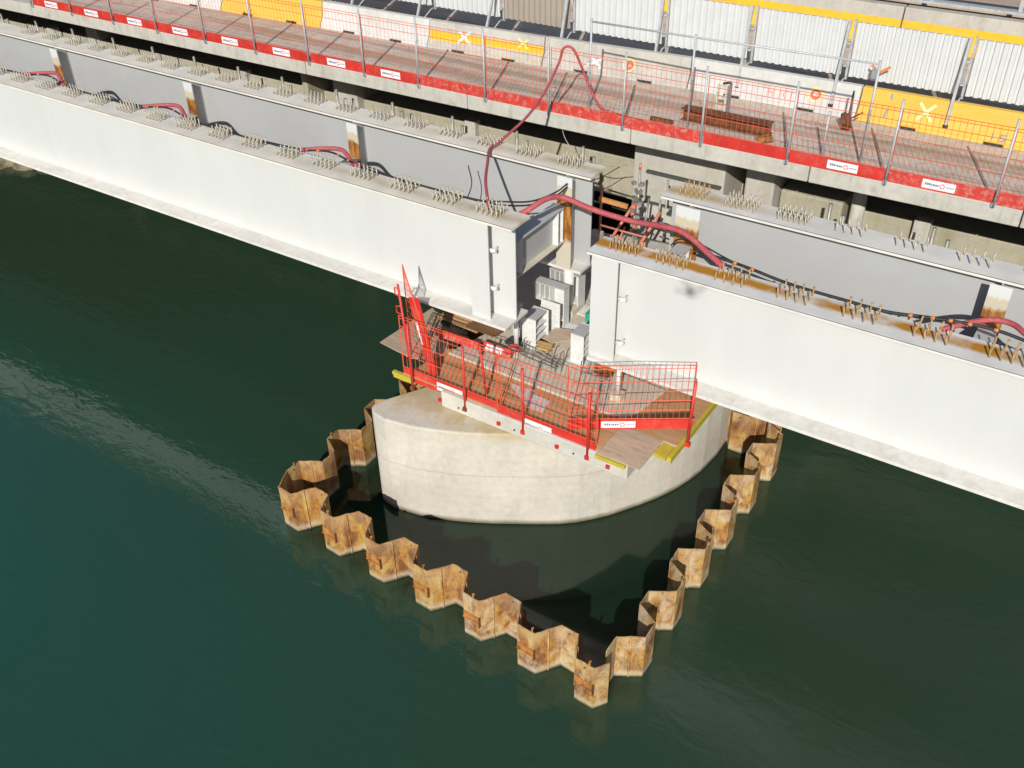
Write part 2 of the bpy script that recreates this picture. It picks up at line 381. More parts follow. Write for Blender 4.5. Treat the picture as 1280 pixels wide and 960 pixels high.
# ------------------------------------------------------------------ water
wm = MB(); S = 1200
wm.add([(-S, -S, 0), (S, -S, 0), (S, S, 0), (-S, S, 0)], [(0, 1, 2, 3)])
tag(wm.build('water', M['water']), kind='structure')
# far river bank
rb = MB(); rnd = random.Random(3)
N = 40; vs = []; fs = []
for i in range(N+1):
    x = -400+800*i/N
    for j, (y, z) in enumerate(((110, -.5), (120, 3), (150, 7), (400, 12))):
        vs.append((x, y+rnd.uniform(-3, 3), z+rnd.uniform(-.4, .8)))
for i in range(N):
    for j in range(3): a = i*4+j; fs.append((a, a+4, a+5, a+1))
rb.add(vs, fs); tag(rb.build('river_bank', simple('bank_grass', (.06, .075, .03), .9, var=.3, scale=.3)), kind='structure')

# ------------------------------------------------------------------ pier of the new bridge
PIER = [(-10.93,11.30),(-10.90,11.19),(-10.84,11.12),(-10.76,11.07),(-10.62,11.04),(-10.44,11.02),(-10.12,11.07),(-9.80,11.13),(-9.51,11.23),(-9.15,11.37),(-8.81,11.53),(-8.45,11.72),(-8.09,11.94),(-7.67,12.19),
        (-7.26,12.46),(-6.99,12.69),(-6.77,12.93),(-6.54,13.21),(-6.34,13.52),(-6.13,13.86),(-5.94,14.20),(-5.80,14.50),(-5.68,14.81),(-5.58,15.16),(-5.50,15.54),(-5.44,16.2),(-5.46,17.0),
        (-5.6,17.8),(-5.9,18.3),(-6.4,18.45),(-7.0,18.2),(-7.9,17.3),(-8.7,16.2),(-9.3,15.1),(-9.75,14.1),(-10.05,13.3),(-10.25,12.7),(-10.45,12.25),(-10.70,11.80),(-10.86,11.50)]
pier = thing('bridge_pier', (-8, 14, 0), 'pale concrete pier of curved plan standing in the green water inside the rusty sheet piles', 'bridge pier')
b = MB(); b.prism(PIER, -1.0, 2.36); b.build('pier_body', M['pier'], pier, .035)
b = MB(); b.prism([(-9.73, 11.95), (-5.6, 11.95), (-5.6, 16.0), (-5.2, 19.6), (-10.9, 19.6), (-10.9, 16.2), (-10.35, 15.0)], 2.363, 2.72); b.build('crosshead', M['crosshead'], pier, .02)
pl = [(-10.35, 13.05), (-6.55, 13.0), (-6.30, 13.06), (-6.16, 13.2), (-6.10, 13.4), (-5.98, 14.25), (-7.0, 14.3), (-7.0, 16.4), (-9.9, 16.4), (-9.9, 14.9)]
b = MB(); b.prism(pl, 2.722, 2.80); b.build('bearing_plinth', M['plinth'], pier, .01)
for k in range(6):
    b = MB(); x = (-9.3, -8.35, -6.7, -6.0, -9.2, -8.0)[k]; b.tube([(x, 11.93, 2.5), (x, 11.955, 2.5)], .018, 8); b.build('tie_hole', M['dark'], pier)

# ------------------------------------------------------------------ sheet piles of the cofferdam
HT = 1.04
def pile_unit(mb, pts, h, th=.018):
    """a corrugated sheet standing in the river bed; pts = plan polyline"""
    n = len(pts); L = []; Rr = []
    for i, p in enumerate(pts):
        p = Vector((p[0], p[1])); a = Vector(pts[max(i-1, 0)][:2]); c = Vector(pts[min(i+1, n-1)][:2])
        t = (c-a).normalized(); nn = Vector((-t.y, t.x))*th/2; L.append(p+nn); Rr.append(p-nn)
    vs = []
    for i in range(n):
        hh = h[i] if isinstance(h, list) else h
        vs += [(L[i].x, L[i].y, -1.2), (L[i].x, L[i].y, hh), (Rr[i].x, Rr[i].y, -1.2), (Rr[i].x, Rr[i].y, hh)]
    fs = []
    for i in range(n-1):
        a = i*4; c = a+4
        fs += [(a, a+1, c+1, c), (a+2, c+2, c+3, a+3), (a+1, a+3, c+3, c+1)]
    fs += [(0, 2, 3, 1), ((n-1)*4, (n-1)*4+1, (n-1)*4+3, (n-1)*4+2)]
    mb.add(vs, fs)
def refine(pts, rnd, base):
    out = []; hs = []
    for i in range(len(pts)-1):
        a = Vector(pts[i]); c = Vector(pts[i+1]); k = 4
        for j in range(k):
            out.append(tuple(a.lerp(c, j/k))); hs.append(base + rnd.uniform(-.012, .012))
    out.append(pts[-1]); hs.append(base); return out, hs
def make_pile(k, loc, rz, label, group, flip=False, pale=False, bracket=True, top=HT, shape='F'):
    """profile: outer flange, web, inner flange, web. local x along the wall, local y into the cofferdam"""
    rnd = random.Random(100+k)
    prof = {'F': [(-.02, .03), (0, 0), (.36, 0), (.62, .42), (.96, .42), (1.17, .03)], 'E': [(-.02, .03), (0, 0), (.36, 0), (.50, .24)],
            'C': [(-.61, .41), (-.25, .42), (0, 0), (.36, 0), (.59, .40)], 'S': [(-.61, .41), (-.25, .42), (0, 0), (.36, 0), (.78, .20)]}[shape]
    base = top + rnd.uniform(-.02, .025)
    m = Matrix.Translation(loc) @ Matrix.Rotation(rz, 4, 'Z')
    if flip: m = m @ Matrix.Scale(-1, 4, (1, 0, 0))
    W = lambda p, z=0: m @ Vector((p[0], p[1], z))
    o = thing('sheet_pile', tuple(m.translation), label, 'sheet pile', group)
    pr, hs = refine(prof, rnd, base)
    mb = MB(); pile_unit(mb, [tuple(W(p)[:2]) for p in pr], hs)
    mt = M['pile2'] if pale else M['pile']
    mb.build('sheet', mt, o)
    def along(p, q, t, off, z):
        p = Vector(p); q = Vector(q); d = (q-p).normalized(); nn = Vector((d.y, -d.x)); r = p.lerp(q, t)+nn*off; return W((r.x, r.y), z)
    # interlock seam half way along each web
    for (p, q, t) in {'F': (((.36, 0), (.62, .42), .5), ((.96, .42), (1.17, .03), .55)), 'E': ()}.get(shape, (((-.25, .42), (0, 0), .5),)):
        c = MB(); c.tube([along(p, q, t, .016, -1), along(p, q, t, .016, base-.01)], .017, 6)
        c.tube([along(p, q, t, -.016, -1), along(p, q, t, -.016, base-.02)], .014, 6); c.build('interlock', mt, o)
    if bracket:
        zb = .60
        c = MB()
        for (x0, x1, y, z0, z1) in ((0, .36, -.022, zb-.10, zb+.03), (0, .36, -.05, zb-.115, zb-.10)):
            vs = [W((x0, y), z0), W((x1, y), z0), W((x1, -.01), z0), W((x0, -.01), z0), W((x0, y), z1), W((x1, y), z1), W((x1, -.01), z1), W((x0, -.01), z1)]
            c.add(vs, [(0,3,2,1),(4,5,6,7),(0,1,5,4),(1,2,6,5),(2,3,7,6),(3,0,4,7)])
        c.build('welded_angle', M['rust'], o)
        c = MB(); vs = [W(p, z) for z in (zb-.2, zb+.06) for p in ((.362, -.055), (.372, -.055), (.372, .03), (.362, .03))]
        c.add(vs, [(0,3,2,1),(4,5,6,7),(0,1,5,4),(1,2,6,5),(2,3,7,6),(3,0,4,7)]); c.build('lug_plate', M['rustdark'], o)
    HS = ((.62, .42), (.96, .42)) if shape == 'F' else ((0, 0), (.36, 0))
    # lifting hole: thick washer ring with a dark eye
    c = MB(); c.tube([along(*HS, .5, -.014, base-.1), along(*HS, .5, .014, base-.1)], .02, 8); c.build('lifting_hole', M['dark'], o)
    if rnd.random() < .7:
        q = W((rnd.uniform(.1, .3), .02)); c = MB()
        c.cbox((q.x, q.y, base+.03), (.03, .02, .09), rnd.uniform(0, 3)); c.cbox((q.x+.012, q.y, base+.075), (.05, .025, .02), rnd.uniform(0, 3)); c.build('cut_stub', M['rust'], o)
    return o
k = 0
for i in range(7):
    x = -12.03+1.19*i; y = 9.44-.075*i
    nm = ['leftmost, at the left corner of the cofferdam', 'second from the left corner', 'third from the left corner', 'fourth from the left corner', 'fifth from the left corner', 'sixth from the left corner', 'rightmost, at the corner'][i]
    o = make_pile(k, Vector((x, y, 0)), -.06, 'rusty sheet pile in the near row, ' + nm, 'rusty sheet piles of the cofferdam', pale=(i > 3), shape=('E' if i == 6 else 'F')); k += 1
# right column: runs along Y; outer flange faces +X
for i in range(6):
    y = 9.38+1.20*i
    nm = ['next to the near corner', 'second up from the near corner', 'third up from the near corner', 'fourth up from the near corner', 'fifth up from the near corner', 'last before the far right corner'][i]
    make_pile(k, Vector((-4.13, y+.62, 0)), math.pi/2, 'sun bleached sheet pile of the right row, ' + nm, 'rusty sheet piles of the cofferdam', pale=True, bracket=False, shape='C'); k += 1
# left column
for i in range(6):
    y = 10.25+1.22*i
    nm = ['nearest the left corner', 'second behind the left corner', 'third behind the left corner', 'fourth, beside the pier nose', 'fifth, seen behind the pier nose', 'sixth, below the girder end'][i]
    make_pile(k, Vector((-12.24, y, 0)), -math.pi/2, 'rusty sheet pile of the left hand row, ' + nm, 'rusty sheet piles of the cofferdam', bracket=False, shape=('S' if i == 0 else 'C')); k += 1
# far row
for i in range(6):
    x = -4.35-1.19*i
    nm = ['at the far right corner under the girder', 'second from the far right corner', 'third from the far right corner, behind the pier', 'fourth from the far right corner, behind the pier', 'fifth from the far right corner, behind the pier', 'sixth, near the far left corner'][i]
    make_pile(k, Vector((x, 16.95, 0)), math.pi, 'rusty sheet pile of the far row, ' + nm, 'rusty sheet piles of the cofferdam', bracket=False); k += 1

# ------------------------------------------------------------------ steel girders
stud = MB(); stud.tube([(0, 0, 0), (0, 0, .15)], .0135, 7); stud.tube([(0, 0, .15), (0, 0, .17)], .019, 8)
me_stud = {}
for nm, mt in (('pale', simple('stud_steel', (.48, .43, .33), .5, .1, var=.1, scale=9)), ('rusty', simple('rusty_stud_steel', (.46, .30, .14), .7, .1, var=.3, scale=12))):
    o = stud.build('shear_stud', mt); me_stud[nm] = o.data; bpy.data.objects.remove(o)
def girder(label, x0, x1, yc, mats, clusters, stiffs, end, near=True, zt=6.17, zb=4.08, hw=.315, hb=.40):
    """x0..x1 along the bridge; yc web plane"""
    g = thing('steel_girder', ((x0+x1)/2, yc, zb), label, 'bridge girder', 'steel girders of the new bridge')
    webm, flm = mats
    b = MB(); b.box((x0, yc-.012, zb), (x1, yc+.012, zt-.064)); b.build('web', webm, g)
    b = MB(); b.box((x0+(-.12 if end == 'L' else 0), yc-hw, zt-.062), (x1+(.12 if end == 'R' else 0), yc+hw, zt)); b.build('top_flange', flm, g, .004)
    b = MB(); b.box((x0+(-.12 if end == 'L' else 0), yc-hw-.004, zt-.014), (x1+(.12 if end == 'R' else 0), yc-hw-.001, zt-.001)); b.build('flange_edge', M['edge_dark'], g)
    b = MB(); b.box((x0, yc-hb, zb-.06), (x1, yc+hb, zb)); b.build('bottom_flange', M['crosshead'] if False else (simple_bottom), g, .004)
    for xs_ in ([-14.2, -22.4, -30.5] if x0 < -20 else [2.6, 9.5]):
        b = MB(); b.box((xs_-.006, yc-.0145, zb), (xs_+.006, yc-.0121, zt-.064)); b.build('weld_seam', webm, g)
    for (xs, sd_, kind) in stiffs:
        if kind == 'plate':   # simple transverse plate
            b = MB(); b.box((xs-.012, min(yc+sd_*.012, yc+sd_*.29), zb), (xs+.012, max(yc+sd_*.012, yc+sd_*.29), zt-.064)); b.build('stiffener', webm, g)
        else:                 # T: transverse plate with an outer flange
            wd, dp = kind; b = MB()
            b.box((xs-.012, min(yc+sd_*.012, yc+sd_*dp), zb+.001), (xs+.012, max(yc+sd_*.012, yc+sd_*dp), zt-.064)); b.build('stiffener', webm, g)
            b = MB(); ya, yb_ = sorted((yc+sd_*dp, yc+sd_*(dp+.025)))
            b.box((xs-wd/2, ya, zb+.001), (xs+wd/2, yb_, zt-.064)); b.build('stiffener_plate', M['stiff'] if (not near) else webm, g)
    n = 0; rest = MB(); rest_r = 0
    cl = sorted(clusters, key=lambda c: math.hypot(c[0], c[1]))
    if x0 > -20: cl = sorted(clusters, key=lambda c: c[0])
    for (cx, cy, nx, ny, sx, sy, kd) in cl:
        for i in range(nx):
            for j in range(ny):
                px = cx+(i-(nx-1)/2)*sx; py = cy+(j-(ny-1)/2)*sy
                n += 1
                if n <= 100:
                    o = bpy.data.objects.new('shear_stud', me_stud[kd]); col.objects.link(o); o.parent = g
                    o.location = Vector((px, py, zt)) - g.location; o.rotation_euler = (random.uniform(-.09, .09), random.uniform(-.09, .09), 0)
                else:
                    rest.tube([(px, py, zt), (px, py, zt+.165)], .0135, 6); rest.tube([(px, py, zt+.165), (px, py, zt+.185)], .019, 6)
    if rest.v: r = rest.build('far_shear_studs', me_stud['pale'].materials[0], g); r['kind'] = 'stuff'
    return g
simple_bottom = concrete('dusty_bottom_flange_paint', (.72, .69, .63), (.42, .36, .26), .35, (.33, .29, .23), .3)
C1 = [(-9.27-1.01*i, 13.24, 5, 4, .11, .11, 'pale') for i in range(3)] + [(-12.32-1.01*i, 13.25, 5, 3, .11, .13, 'pale') for i in range(16)]
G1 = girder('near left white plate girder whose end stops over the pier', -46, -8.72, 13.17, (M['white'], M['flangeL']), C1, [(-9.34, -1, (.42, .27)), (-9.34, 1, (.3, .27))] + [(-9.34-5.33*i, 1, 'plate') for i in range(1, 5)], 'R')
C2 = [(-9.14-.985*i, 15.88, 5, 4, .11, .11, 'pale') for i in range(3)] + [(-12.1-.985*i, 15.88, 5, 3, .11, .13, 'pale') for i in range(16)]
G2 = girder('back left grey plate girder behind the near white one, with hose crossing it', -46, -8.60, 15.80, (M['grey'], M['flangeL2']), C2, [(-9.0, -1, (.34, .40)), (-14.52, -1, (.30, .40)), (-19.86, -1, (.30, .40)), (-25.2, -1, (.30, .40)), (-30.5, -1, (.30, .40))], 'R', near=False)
C3 = [(-6.74, 13.67, 5, 3, .125, .125, 'rusty'), (-5.83, 13.67, 5, 3, .125, .135, 'rusty')] + [(-4.76+1.075*i, 13.69, 4, 3, .155, .175, 'rusty') for i in range(6)]
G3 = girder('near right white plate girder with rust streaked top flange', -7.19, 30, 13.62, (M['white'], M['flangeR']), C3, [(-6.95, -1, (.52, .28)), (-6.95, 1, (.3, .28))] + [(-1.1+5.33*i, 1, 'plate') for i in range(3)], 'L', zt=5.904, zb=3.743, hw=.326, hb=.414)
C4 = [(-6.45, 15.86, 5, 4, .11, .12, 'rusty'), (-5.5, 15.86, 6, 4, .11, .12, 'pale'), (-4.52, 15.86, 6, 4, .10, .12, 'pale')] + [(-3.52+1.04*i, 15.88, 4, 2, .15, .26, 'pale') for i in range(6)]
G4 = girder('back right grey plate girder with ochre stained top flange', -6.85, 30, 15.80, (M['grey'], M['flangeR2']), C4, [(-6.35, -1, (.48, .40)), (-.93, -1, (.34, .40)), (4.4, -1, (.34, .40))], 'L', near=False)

for g_, pts_ in ((G1, ((-9.12, 12.98, 5.55), (-9.12, 12.98, 4.75))), (G3, ((-6.64, 13.42, 5.06), (-6.64, 13.42, 4.13)))):
    for p_ in pts_:
        b = MB(); b.tube([(p_[0]-.06, p_[1], p_[2]), (p_[0]+.09, p_[1], p_[2])], .035, 10); b.tube([(p_[0]+.02, p_[1]-.05, p_[2]-.01), (p_[0]+.02, p_[1]+.18, p_[2]-.01)], .02, 8); b.build('lifting_lug', M['stand'], g_)
# cross beams between the girders
def cross_beam(x, label, top=5.5, bot=4.72, y0=13.185, y1=15.37):
    o = thing('cross_beam', (x, (y0+y1)/2, bot), label, 'cross beam', 'cross beams between the girders')
    b = MB(); b.box((x-.15, y0, top-.025), (x+.15, y1, top)); b.build('top_flange', M['grey'], o, .003)
    b = MB(); b.box((x-.15, y0, bot), (x+.15, y1, bot+.025)); b.build('bottom_flange', M['cream'], o, .003)
    b = MB(); b.box((x-.01, y0, bot+.025), (x+.01, y1, top-.025)); b.build('web', M['grey'], o)
    for y in (y0+.55, y1-.28, y1-.10):
        b = MB(); b.box((x+.01, y, bot+.025), (x+.14, y+.02, top-.025)); b.build('stiffener', M['stand'], o)
    return o
cross_beam(-9.1, 'grey cross beam joining the ends of the two left girders above the pier')
cross_beam(-14.52, 'grey cross beam between the left girders, next one left of the pier', 5.3, 4.6)
cross_beam(-19.86, 'grey cross beam between the left girders, second one left of the pier', 5.3, 4.6)
cross_beam(-25.2, 'grey cross beam between the left girders, the farthest left in view', 5.3, 4.6)
cross_beam(-6.35, 'grey cross beam joining the ends of the two right girders', 5.35, 4.62, 13.64)
cross_beam(-.93, 'grey cross beam between the right girders at the right edge of the view', 5.3, 4.6, 13.64)

for x0, x1, y0, y1, z0, lb_ in ((-46, -10.6, 13.60, 15.38, 4.09, 'added unseen dark board blocking water reflections between the left girders'), (-4.6, 30, 14.06, 15.38, 3.95, 'added unseen dark board blocking water reflections between the right girders'),
                            (-46, -12.0, 16.22, 20.2, 3.99, 'added unseen dark board blocking water reflections between back left girder and old bridge'),
                            (-46, -12.8, 19.9, 21.2, 3.60, 'lower unseen board added against the old bridge beam to block water reflections')):
    b = MB(); b.box((x0, y0, z0), (x1, y1, z0+.04)); tag(b.build('reflection_blocker', M['timber']), lb_, 'reflection blocker')  # boards added out of view to keep bright reflections off the water

# ------------------------------------------------------------------ old bridge behind
ZD = 5.8; YE = 19.15
def ye(x): return 19.15+.019*(min(x, 0)+1.5)
ob = thing('old_bridge', (-12, 24, 0), 'weathered old concrete road bridge running behind the new girders', 'bridge')
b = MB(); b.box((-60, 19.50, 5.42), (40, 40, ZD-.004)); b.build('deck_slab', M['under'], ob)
joints = [-60, -50, -40, -31, -24.9, -19.2, -13.9, -9.42, -5.3, -1.2, 3.4, 9, 20, 40]
for a_, b_ in zip(joints[:-1], joints[1:]):
    e = MB(); e.prism([(a_+.012, ye(a_)), (b_-.012, ye(b_)), (b_-.012, 19.5), (a_+.012, 19.5)], 5.44, ZD); e.build('edge_beam', M['old'], ob, .018)
sl = MB(); sl.add([(-60, 19.505, ZD), (40, 19.505, ZD), (40, 40, ZD), (-60, 40, ZD)], [(0, 1, 2, 3)]); tag(sl.build('road', M['deck']), kind='structure')
b = MB(); b.prism([(-60, ye(-60)+2.2), (-1.5, ye(-1.5)+2.2), (40, 21.38), (40, 22.6), (-60, 22.6)], 2.95, 4.08); b.build('main_beam', M['oldyellow'], ob, .04)
b = MB(); b.box((-60, 27, 2.95), (40, 27.4, 5.42)); b.build('main_beam', M['oldyellow'], ob)
b = MB(); b.box((-60, 33, 2.95), (40, 33.4, 5.42)); b.build('main_beam', M['oldyellow'], ob)
# diaphragm pilasters on the outer beam
for x in (-33.5, -24.0, -15.3, -3.2, 2.5):
    b = MB(); b.box((x-.18, ye(x)+2.0, 2.95), (x+.18, ye(x)+2.3, 4.22)); b.build('pilaster', M['old'], ob, .03)
for x0, x1, zt_, mt in ((-20.1, -19.2, 5.40, 'oldpale'), (-31.6, -31.0, 5.40, 'oldpale'), (-9.78, -7.45, 5.43, 'oldpale'), (2.0, 4.5, 5.40, 'oldpale')):
    b = MB(); b.box((x0, 20.0 if x0 > -10 else 20.7, -1), (x1, 34, zt_)); b.build('old_pier', M[mt], ob, .03)
for x0, x1, y, z1, mt in ((-7.05, -6.35, 20.25, 5.4, 'oldpale'), (-6.30, -4.85, 20.6, 4.45, 'oldyellow'), (-20.95, -20.75, 20.3, 5.4, 'oldyellow')):
    b = MB(); b.box((x0, y, 1.5), (x1, 21.6, z1)); b.build('bearing_block', M[mt], ob, .05)
b = MB(); b.tube([(-4.58, 20.9, 2), (-4.58, 20.9, 5.4)], .16, 14); b.build('downpipe', M['old'], ob)
b = MB(); b.tube([(-21.35, 20.9, 2), (-21.35, 20.9, 5.4)], .16, 14); b.build('downpipe', M['old'], ob)
b = MB()
for z in (3.62, 4.42): b.box((-9.4, 19.9, z), (-7.5, 20.0, z+.05))
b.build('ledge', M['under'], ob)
b = MB(); b.box((-40, 19.2, .3), (20, 40, .9)); b.build('pier_footing_shadow_slab', M['under'], ob) if False else None
# formwork brackets hanging along the outer beam
for i, x in enumerate([-34.5, -32.49, -30.49, -28.39, -26.47, -24.55, -22.64, -20.84, -18.75, -16.74, -14.73, -12.72, -10.80, -4.69, -2.54]):
    lb = ('steel formwork bracket under the old deck edge, ' + (ORD[i] + ' from the left end of its row' if i < 13 else ('first one right of the scaffold tower' if i == 13 else 'second one right of the scaffold tower')))
    o = thing('formwork_bracket', (x, 19.6, 4.0), lb, 'bracket', 'formwork brackets under the old deck edge')
    for dx in (-.17, .14):
        b = MB(); b.tube([(x+dx, 19.6, 3.3), (x+dx, 19.6, 4.85-(.2 if dx > 0 else 0))], .04, 8); b.build('upright', M['tube'], o)
    b = MB(); b.tube([(x-.3, 19.55, 4.05), (x+.32, 19.55, 4.0)], .024, 6); b.build('cross_tube', M['tube'], o)
    b = MB(); b.cbox((x-.17, 19.56, 4.42), (.1, .08, .09)); b.cbox((x+.14, 19.56, 4.2), (.1, .08, .09)); b.build('coupler', M['rustdark'], o)
    if i % 3 == 0: b = MB(); b.cbox((x+.2, 19.55, 4.35), (.07, .07, .14)); b.build('warning_cap', M['orange'], o)
b = MB()
b.tube([(-36, 19.5, 3.93), (-10.3, 19.5, 3.93)], .024, 6); b.tube([(-36, 19.5, 3.55), (-10.3, 19.5, 3.55)], .024, 6)
tag(b.build('scaffold_tube', M['tube']), 'long horizontal scaffold tubes joined along the left brackets', 'scaffold tube')
b = MB(); b.tube([(-5.3, 19.5, 3.98), (14, 19.5, 3.98)], .024, 6); b.tube([(-5.3, 19.5, 3.6), (14, 19.5, 3.6)], .024, 6)
tag(b.build('scaffold_tube', M['tube']), 'long horizontal scaffold tubes joined along the right brackets', 'scaffold tube')

# ------------------------------------------------------------------ concrete road barriers
def barrier(xa, xb, ya, yb, mat, label, top=None, deckz=ZD, hgt=.70, group='concrete barriers along the work strip'):
    o = thing('concrete_barrier', ((xa+xb)/2, (ya+yb)/2, deckz), label, 'road barrier', group)
    prof = [(0, .003), (.03, .06), (.03, .10), (.16, .32), (.22, hgt), (.38, hgt), (.50, .32), (.63, .10), (.66, .06), (.66, .003)]
    # side vector of +x travel with z up is -y, so mirror the profile
    b = MB(); b.extr([(-u, v) for u, v in prof], (xa+.015, ya, deckz), (xb-.015, yb, deckz)); b.build('barrier_body', M[mat], o, .012)
    for t in (.28, .72):
        x = xa+(xb-xa)*t; y = ya+(yb-ya)*t
        c = MB(); c.box((x-.2, y-.006, deckz+.004), (x+.2, y+.1, deckz+.055)); c.build('lifting_slot', M['dark'], o)
    return o
BR = [(-29.0, -24.95, 20.95, 21.15, 'barrier_white', 'whitewashed concrete barrier at the far left end of the row'),
      (-24.95, -20.96, 21.17, 21.36, 'yellow', 'yellow painted concrete barrier left of the long whitewashed one'),
      (-20.96, -17.07, 21.36, 21.45, 'barrier_white', 'whitewashed concrete barrier between the two yellow marked ones'),
      (-17.07, -13.46, 21.45, 21.66, 'barrier', 'grey concrete barrier with a yellow band and sprayed crosses'),
      (-13.46, -9.45, 21.68, 22.0, 'barrier', 'grey concrete barrier with a white cross and a lime ring'),
      (-9.45, -5.33, 22.0, 22.08, 'barrier_white', 'whitewashed concrete barrier behind the rusty steel beam'),
      (-5.33, -1.20, 22.08, 22.1, 'yellow', 'yellow painted concrete barrier with a pale green cross'),
      (-1.20, 2.9, 22.1, 22.1, 'yellow', 'yellow painted concrete barrier at the right edge of the view')]
BO = [barrier(*a) for a in BR]
def face_pt(i, x, z, off=.006):
    xa, xb, ya, yb = BR[i][:4]; y = ya+(yb-ya)*(x-xa)/(xb-xa); h = z-ZD
    if h > .32: u = .16+.06*(h-.32)/.38
    elif h > .10: u = .03+.13*(h-.10)/.22
    else: u = .03
    return Vector((x, y+u-off, z))
def spray(i, strokes, mat, width=.07, name='spray_mark'):
    """paint strokes lying 4 mm proud of the barrier face"""
    for st in strokes:
        b = MB()
        for (a, c) in zip(st[:-1], st[1:]):
            n = 4
            for j in range(n):
                p = [a[k_]+(c[k_]-a[k_])*j/n for k_ in (0, 1)]; q = [a[k_]+(c[k_]-a[k_])*(j+1)/n for k_ in (0, 1)]
                dx, dz = q[0]-p[0], q[1]-p[1]; L_ = math.hypot(dx, dz) or 1; nx, nz = -dz/L_*width/2, dx/L_*width/2
                of = .006+.0015*strokes.index(st)
                b.add([face_pt(i, p[0]-nx, p[1]-nz, of), face_pt(i, q[0]-nx, q[1]-nz, of), face_pt(i, q[0]+nx, q[1]+nz, of), face_pt(i, p[0]+nx, p[1]+nz, of)], [(0, 1, 2, 3)])
        b.build(name, M[mat], BO[i])
def ring(cx, cz, rx, rz, n=12): return [(cx+rx*math.cos(2*math.pi*t/n), cz+rz*math.sin(2*math.pi*t/n)) for t in range(n+1)]
spray(6, [[(-4.03, 6.38), (-3.72, 6.04)], [(-3.70, 6.38), (-4.03, 6.03)]], 'spraygreen', .06)
spray(6, [[(-4.66, 6.46), (-4.66, 6.34)]], 'spraygrey', .05); spray(6, [[(-4.69, 6.12), (-4.72, 5.95)]], 'spraygrey', .05)
spray(6, [[(-2.42, 6.05), (-2.42, 5.92)], [(-2.14, 6.03), (-2.26, 6.03), (-2.27, 5.98), (-2.16, 5.97), (-2.17, 5.92), (-2.28, 5.92)]], 'spraygrey', .03)
spray(5, [ring(-6.33, 6.17, .16, .14)], 'sprayyellow', .032)
spray(5, [ring(-6.33, 6.17, .10, .09, 8)], 'sprayred', .06)
spray(5, [[(-7.45, 6.14), (-7.45, 5.98)], [(-7.45, 6.06), (-7.32, 6.06)], [(-7.32, 6.14), (-7.32, 5.98)], [(-7.15, 6.13), (-7.15, 5.98)], [(-7.0, 6.14), (-7.08, 6.06), (-6.98, 5.98)], [(-6.88, 6.16), (-6.88, 5.98)]], 'spraypink', .035)
spray(4, [[(-12.18, 6.22), (-11.80, 5.97)], [(-11.78, 6.20), (-12.2, 5.99)]], 'spraywhite', .06)
spray(4, [ring(-11.07, 6.14, .15, .15)], 'sprayyellow', .032); spray(4, [ring(-11.05, 6.13, .08, .08, 8)], 'sprayred', .07)
spray(3, [[(-16.1, 6.32), (-15.72, 6.04)], [(-15.74, 6.34), (-16.12, 6.04)]], 'spraywhite', .06)
spray(3, [[(-14.25, 6.38), (-13.95, 6.15)], [(-13.96, 6.38), (-14.24, 6.15)]], 'sprayyellow', .05)
spray(3, [[(-15.25, 6.36), (-15.25, 6.22), (-15.1, 6.22)], [(-15.0, 6.36), (-15.0, 6.22)]], 'spraypink', .035)
# yellow band on the grey barrier
b = MB(); xs = [-17.04+(3.55)*t/12 for t in range(13)]
zs = lambda x: (5.86 if x > -15.9 else 6.02)
for a_, c_ in zip(xs[:-1], xs[1:]):
    for z0, z1 in ((zs(a_), 6.12), (6.12, 6.26)):
        if z1 > z0: b.add([face_pt(3, a_, z0, .004), face_pt(3, c_, z0, .004), face_pt(3, c_, z1, .004), face_pt(3, a_, z1, .004)], [(0, 1, 2, 3)])
b.build('painted_band', M['yellow2'], BO[3])
# far side barrier wall with a yellow lower half and a rail on top
JP = [-60, -38, -30, -23, -17, -11.7, -6.05, -.4, 6, 14, 30]
for i, (a_, c_) in enumerate(zip(JP[:-1], JP[1:])):
    lb = 'far concrete parapet segment with a yellow painted foot, ' + (ORD[i] + ' from the left end of the wall')
    o = thing('parapet_wall', ((a_+c_)/2, 28.2, ZD), lb, 'parapet wall', 'far parapet segments')
    b = MB(); b.extr([(0, .003), (-.1, .35), (-.16, 1.0), (-.5, 1.0), (-.5, .003)], (a_+.02, 28.0, ZD), (c_-.02, 28.0, ZD)); b.build('wall', M['parapet'], o, .015)
    b = MB(); b.add([(a_+.02, 27.995, ZD+.01), (c_-.02, 27.995, ZD+.01), (c_-.02, 28.095, ZD+.36), (a_+.02, 28.095, ZD+.36)], [(0, 1, 2, 3)])
    b.add([(a_+.02, 28.095, ZD+.36), (c_-.02, 28.095, ZD+.36), (c_-.02, 28.124, ZD+.68), (a_+.02, 28.124, ZD+.68)], [(0, 1, 2, 3)]); b.build('painted_band', M['yellow2'], o)
gr = thing('guard_rail', (-3, 28.4, 6.8), 'galvanised guard rail bolted on top of the far parapet', 'guard rail')
b = MB(); b.box((-60, 28.20, 6.95), (30, 28.45, 7.02)); b.build('base_channel', M['galv'], gr)
b = MB(); b.box((-60, 28.40, 7.45), (30, 28.46, 7.62)); b.build('rail', M['galv'], gr)
for x in [-60+2.18*t for t in range(41)]:
    b = MB(); b.box((x, 28.3, 7.02), (x+.1, 28.4, 7.6)); b.build('post', M['galv'], gr)
b = MB(); b.box((-60, 28.55, 5.81), (30, 29.6, 5.9)); b.box((-60, 29.6, 5.81), (30, 29.7, 6.6)); b.build('kerb_wall', M['parapet'], ob)
for i in range(4):
    b = MB(); z = 6.65; y = 29.2+.55*i; b.box((-24+.8*i, y, z-.03*i), (25, y+.42, z+.12-.03*i))
    tag(b.build('timber_plank', M['plypale']), 'pale timber plank lying behind the guard rail, ' + ['the one against the rail', 'second back from the rail', 'third back from the rail', 'the one farthest back'][i], 'plank', 'planks behind the guard rail')

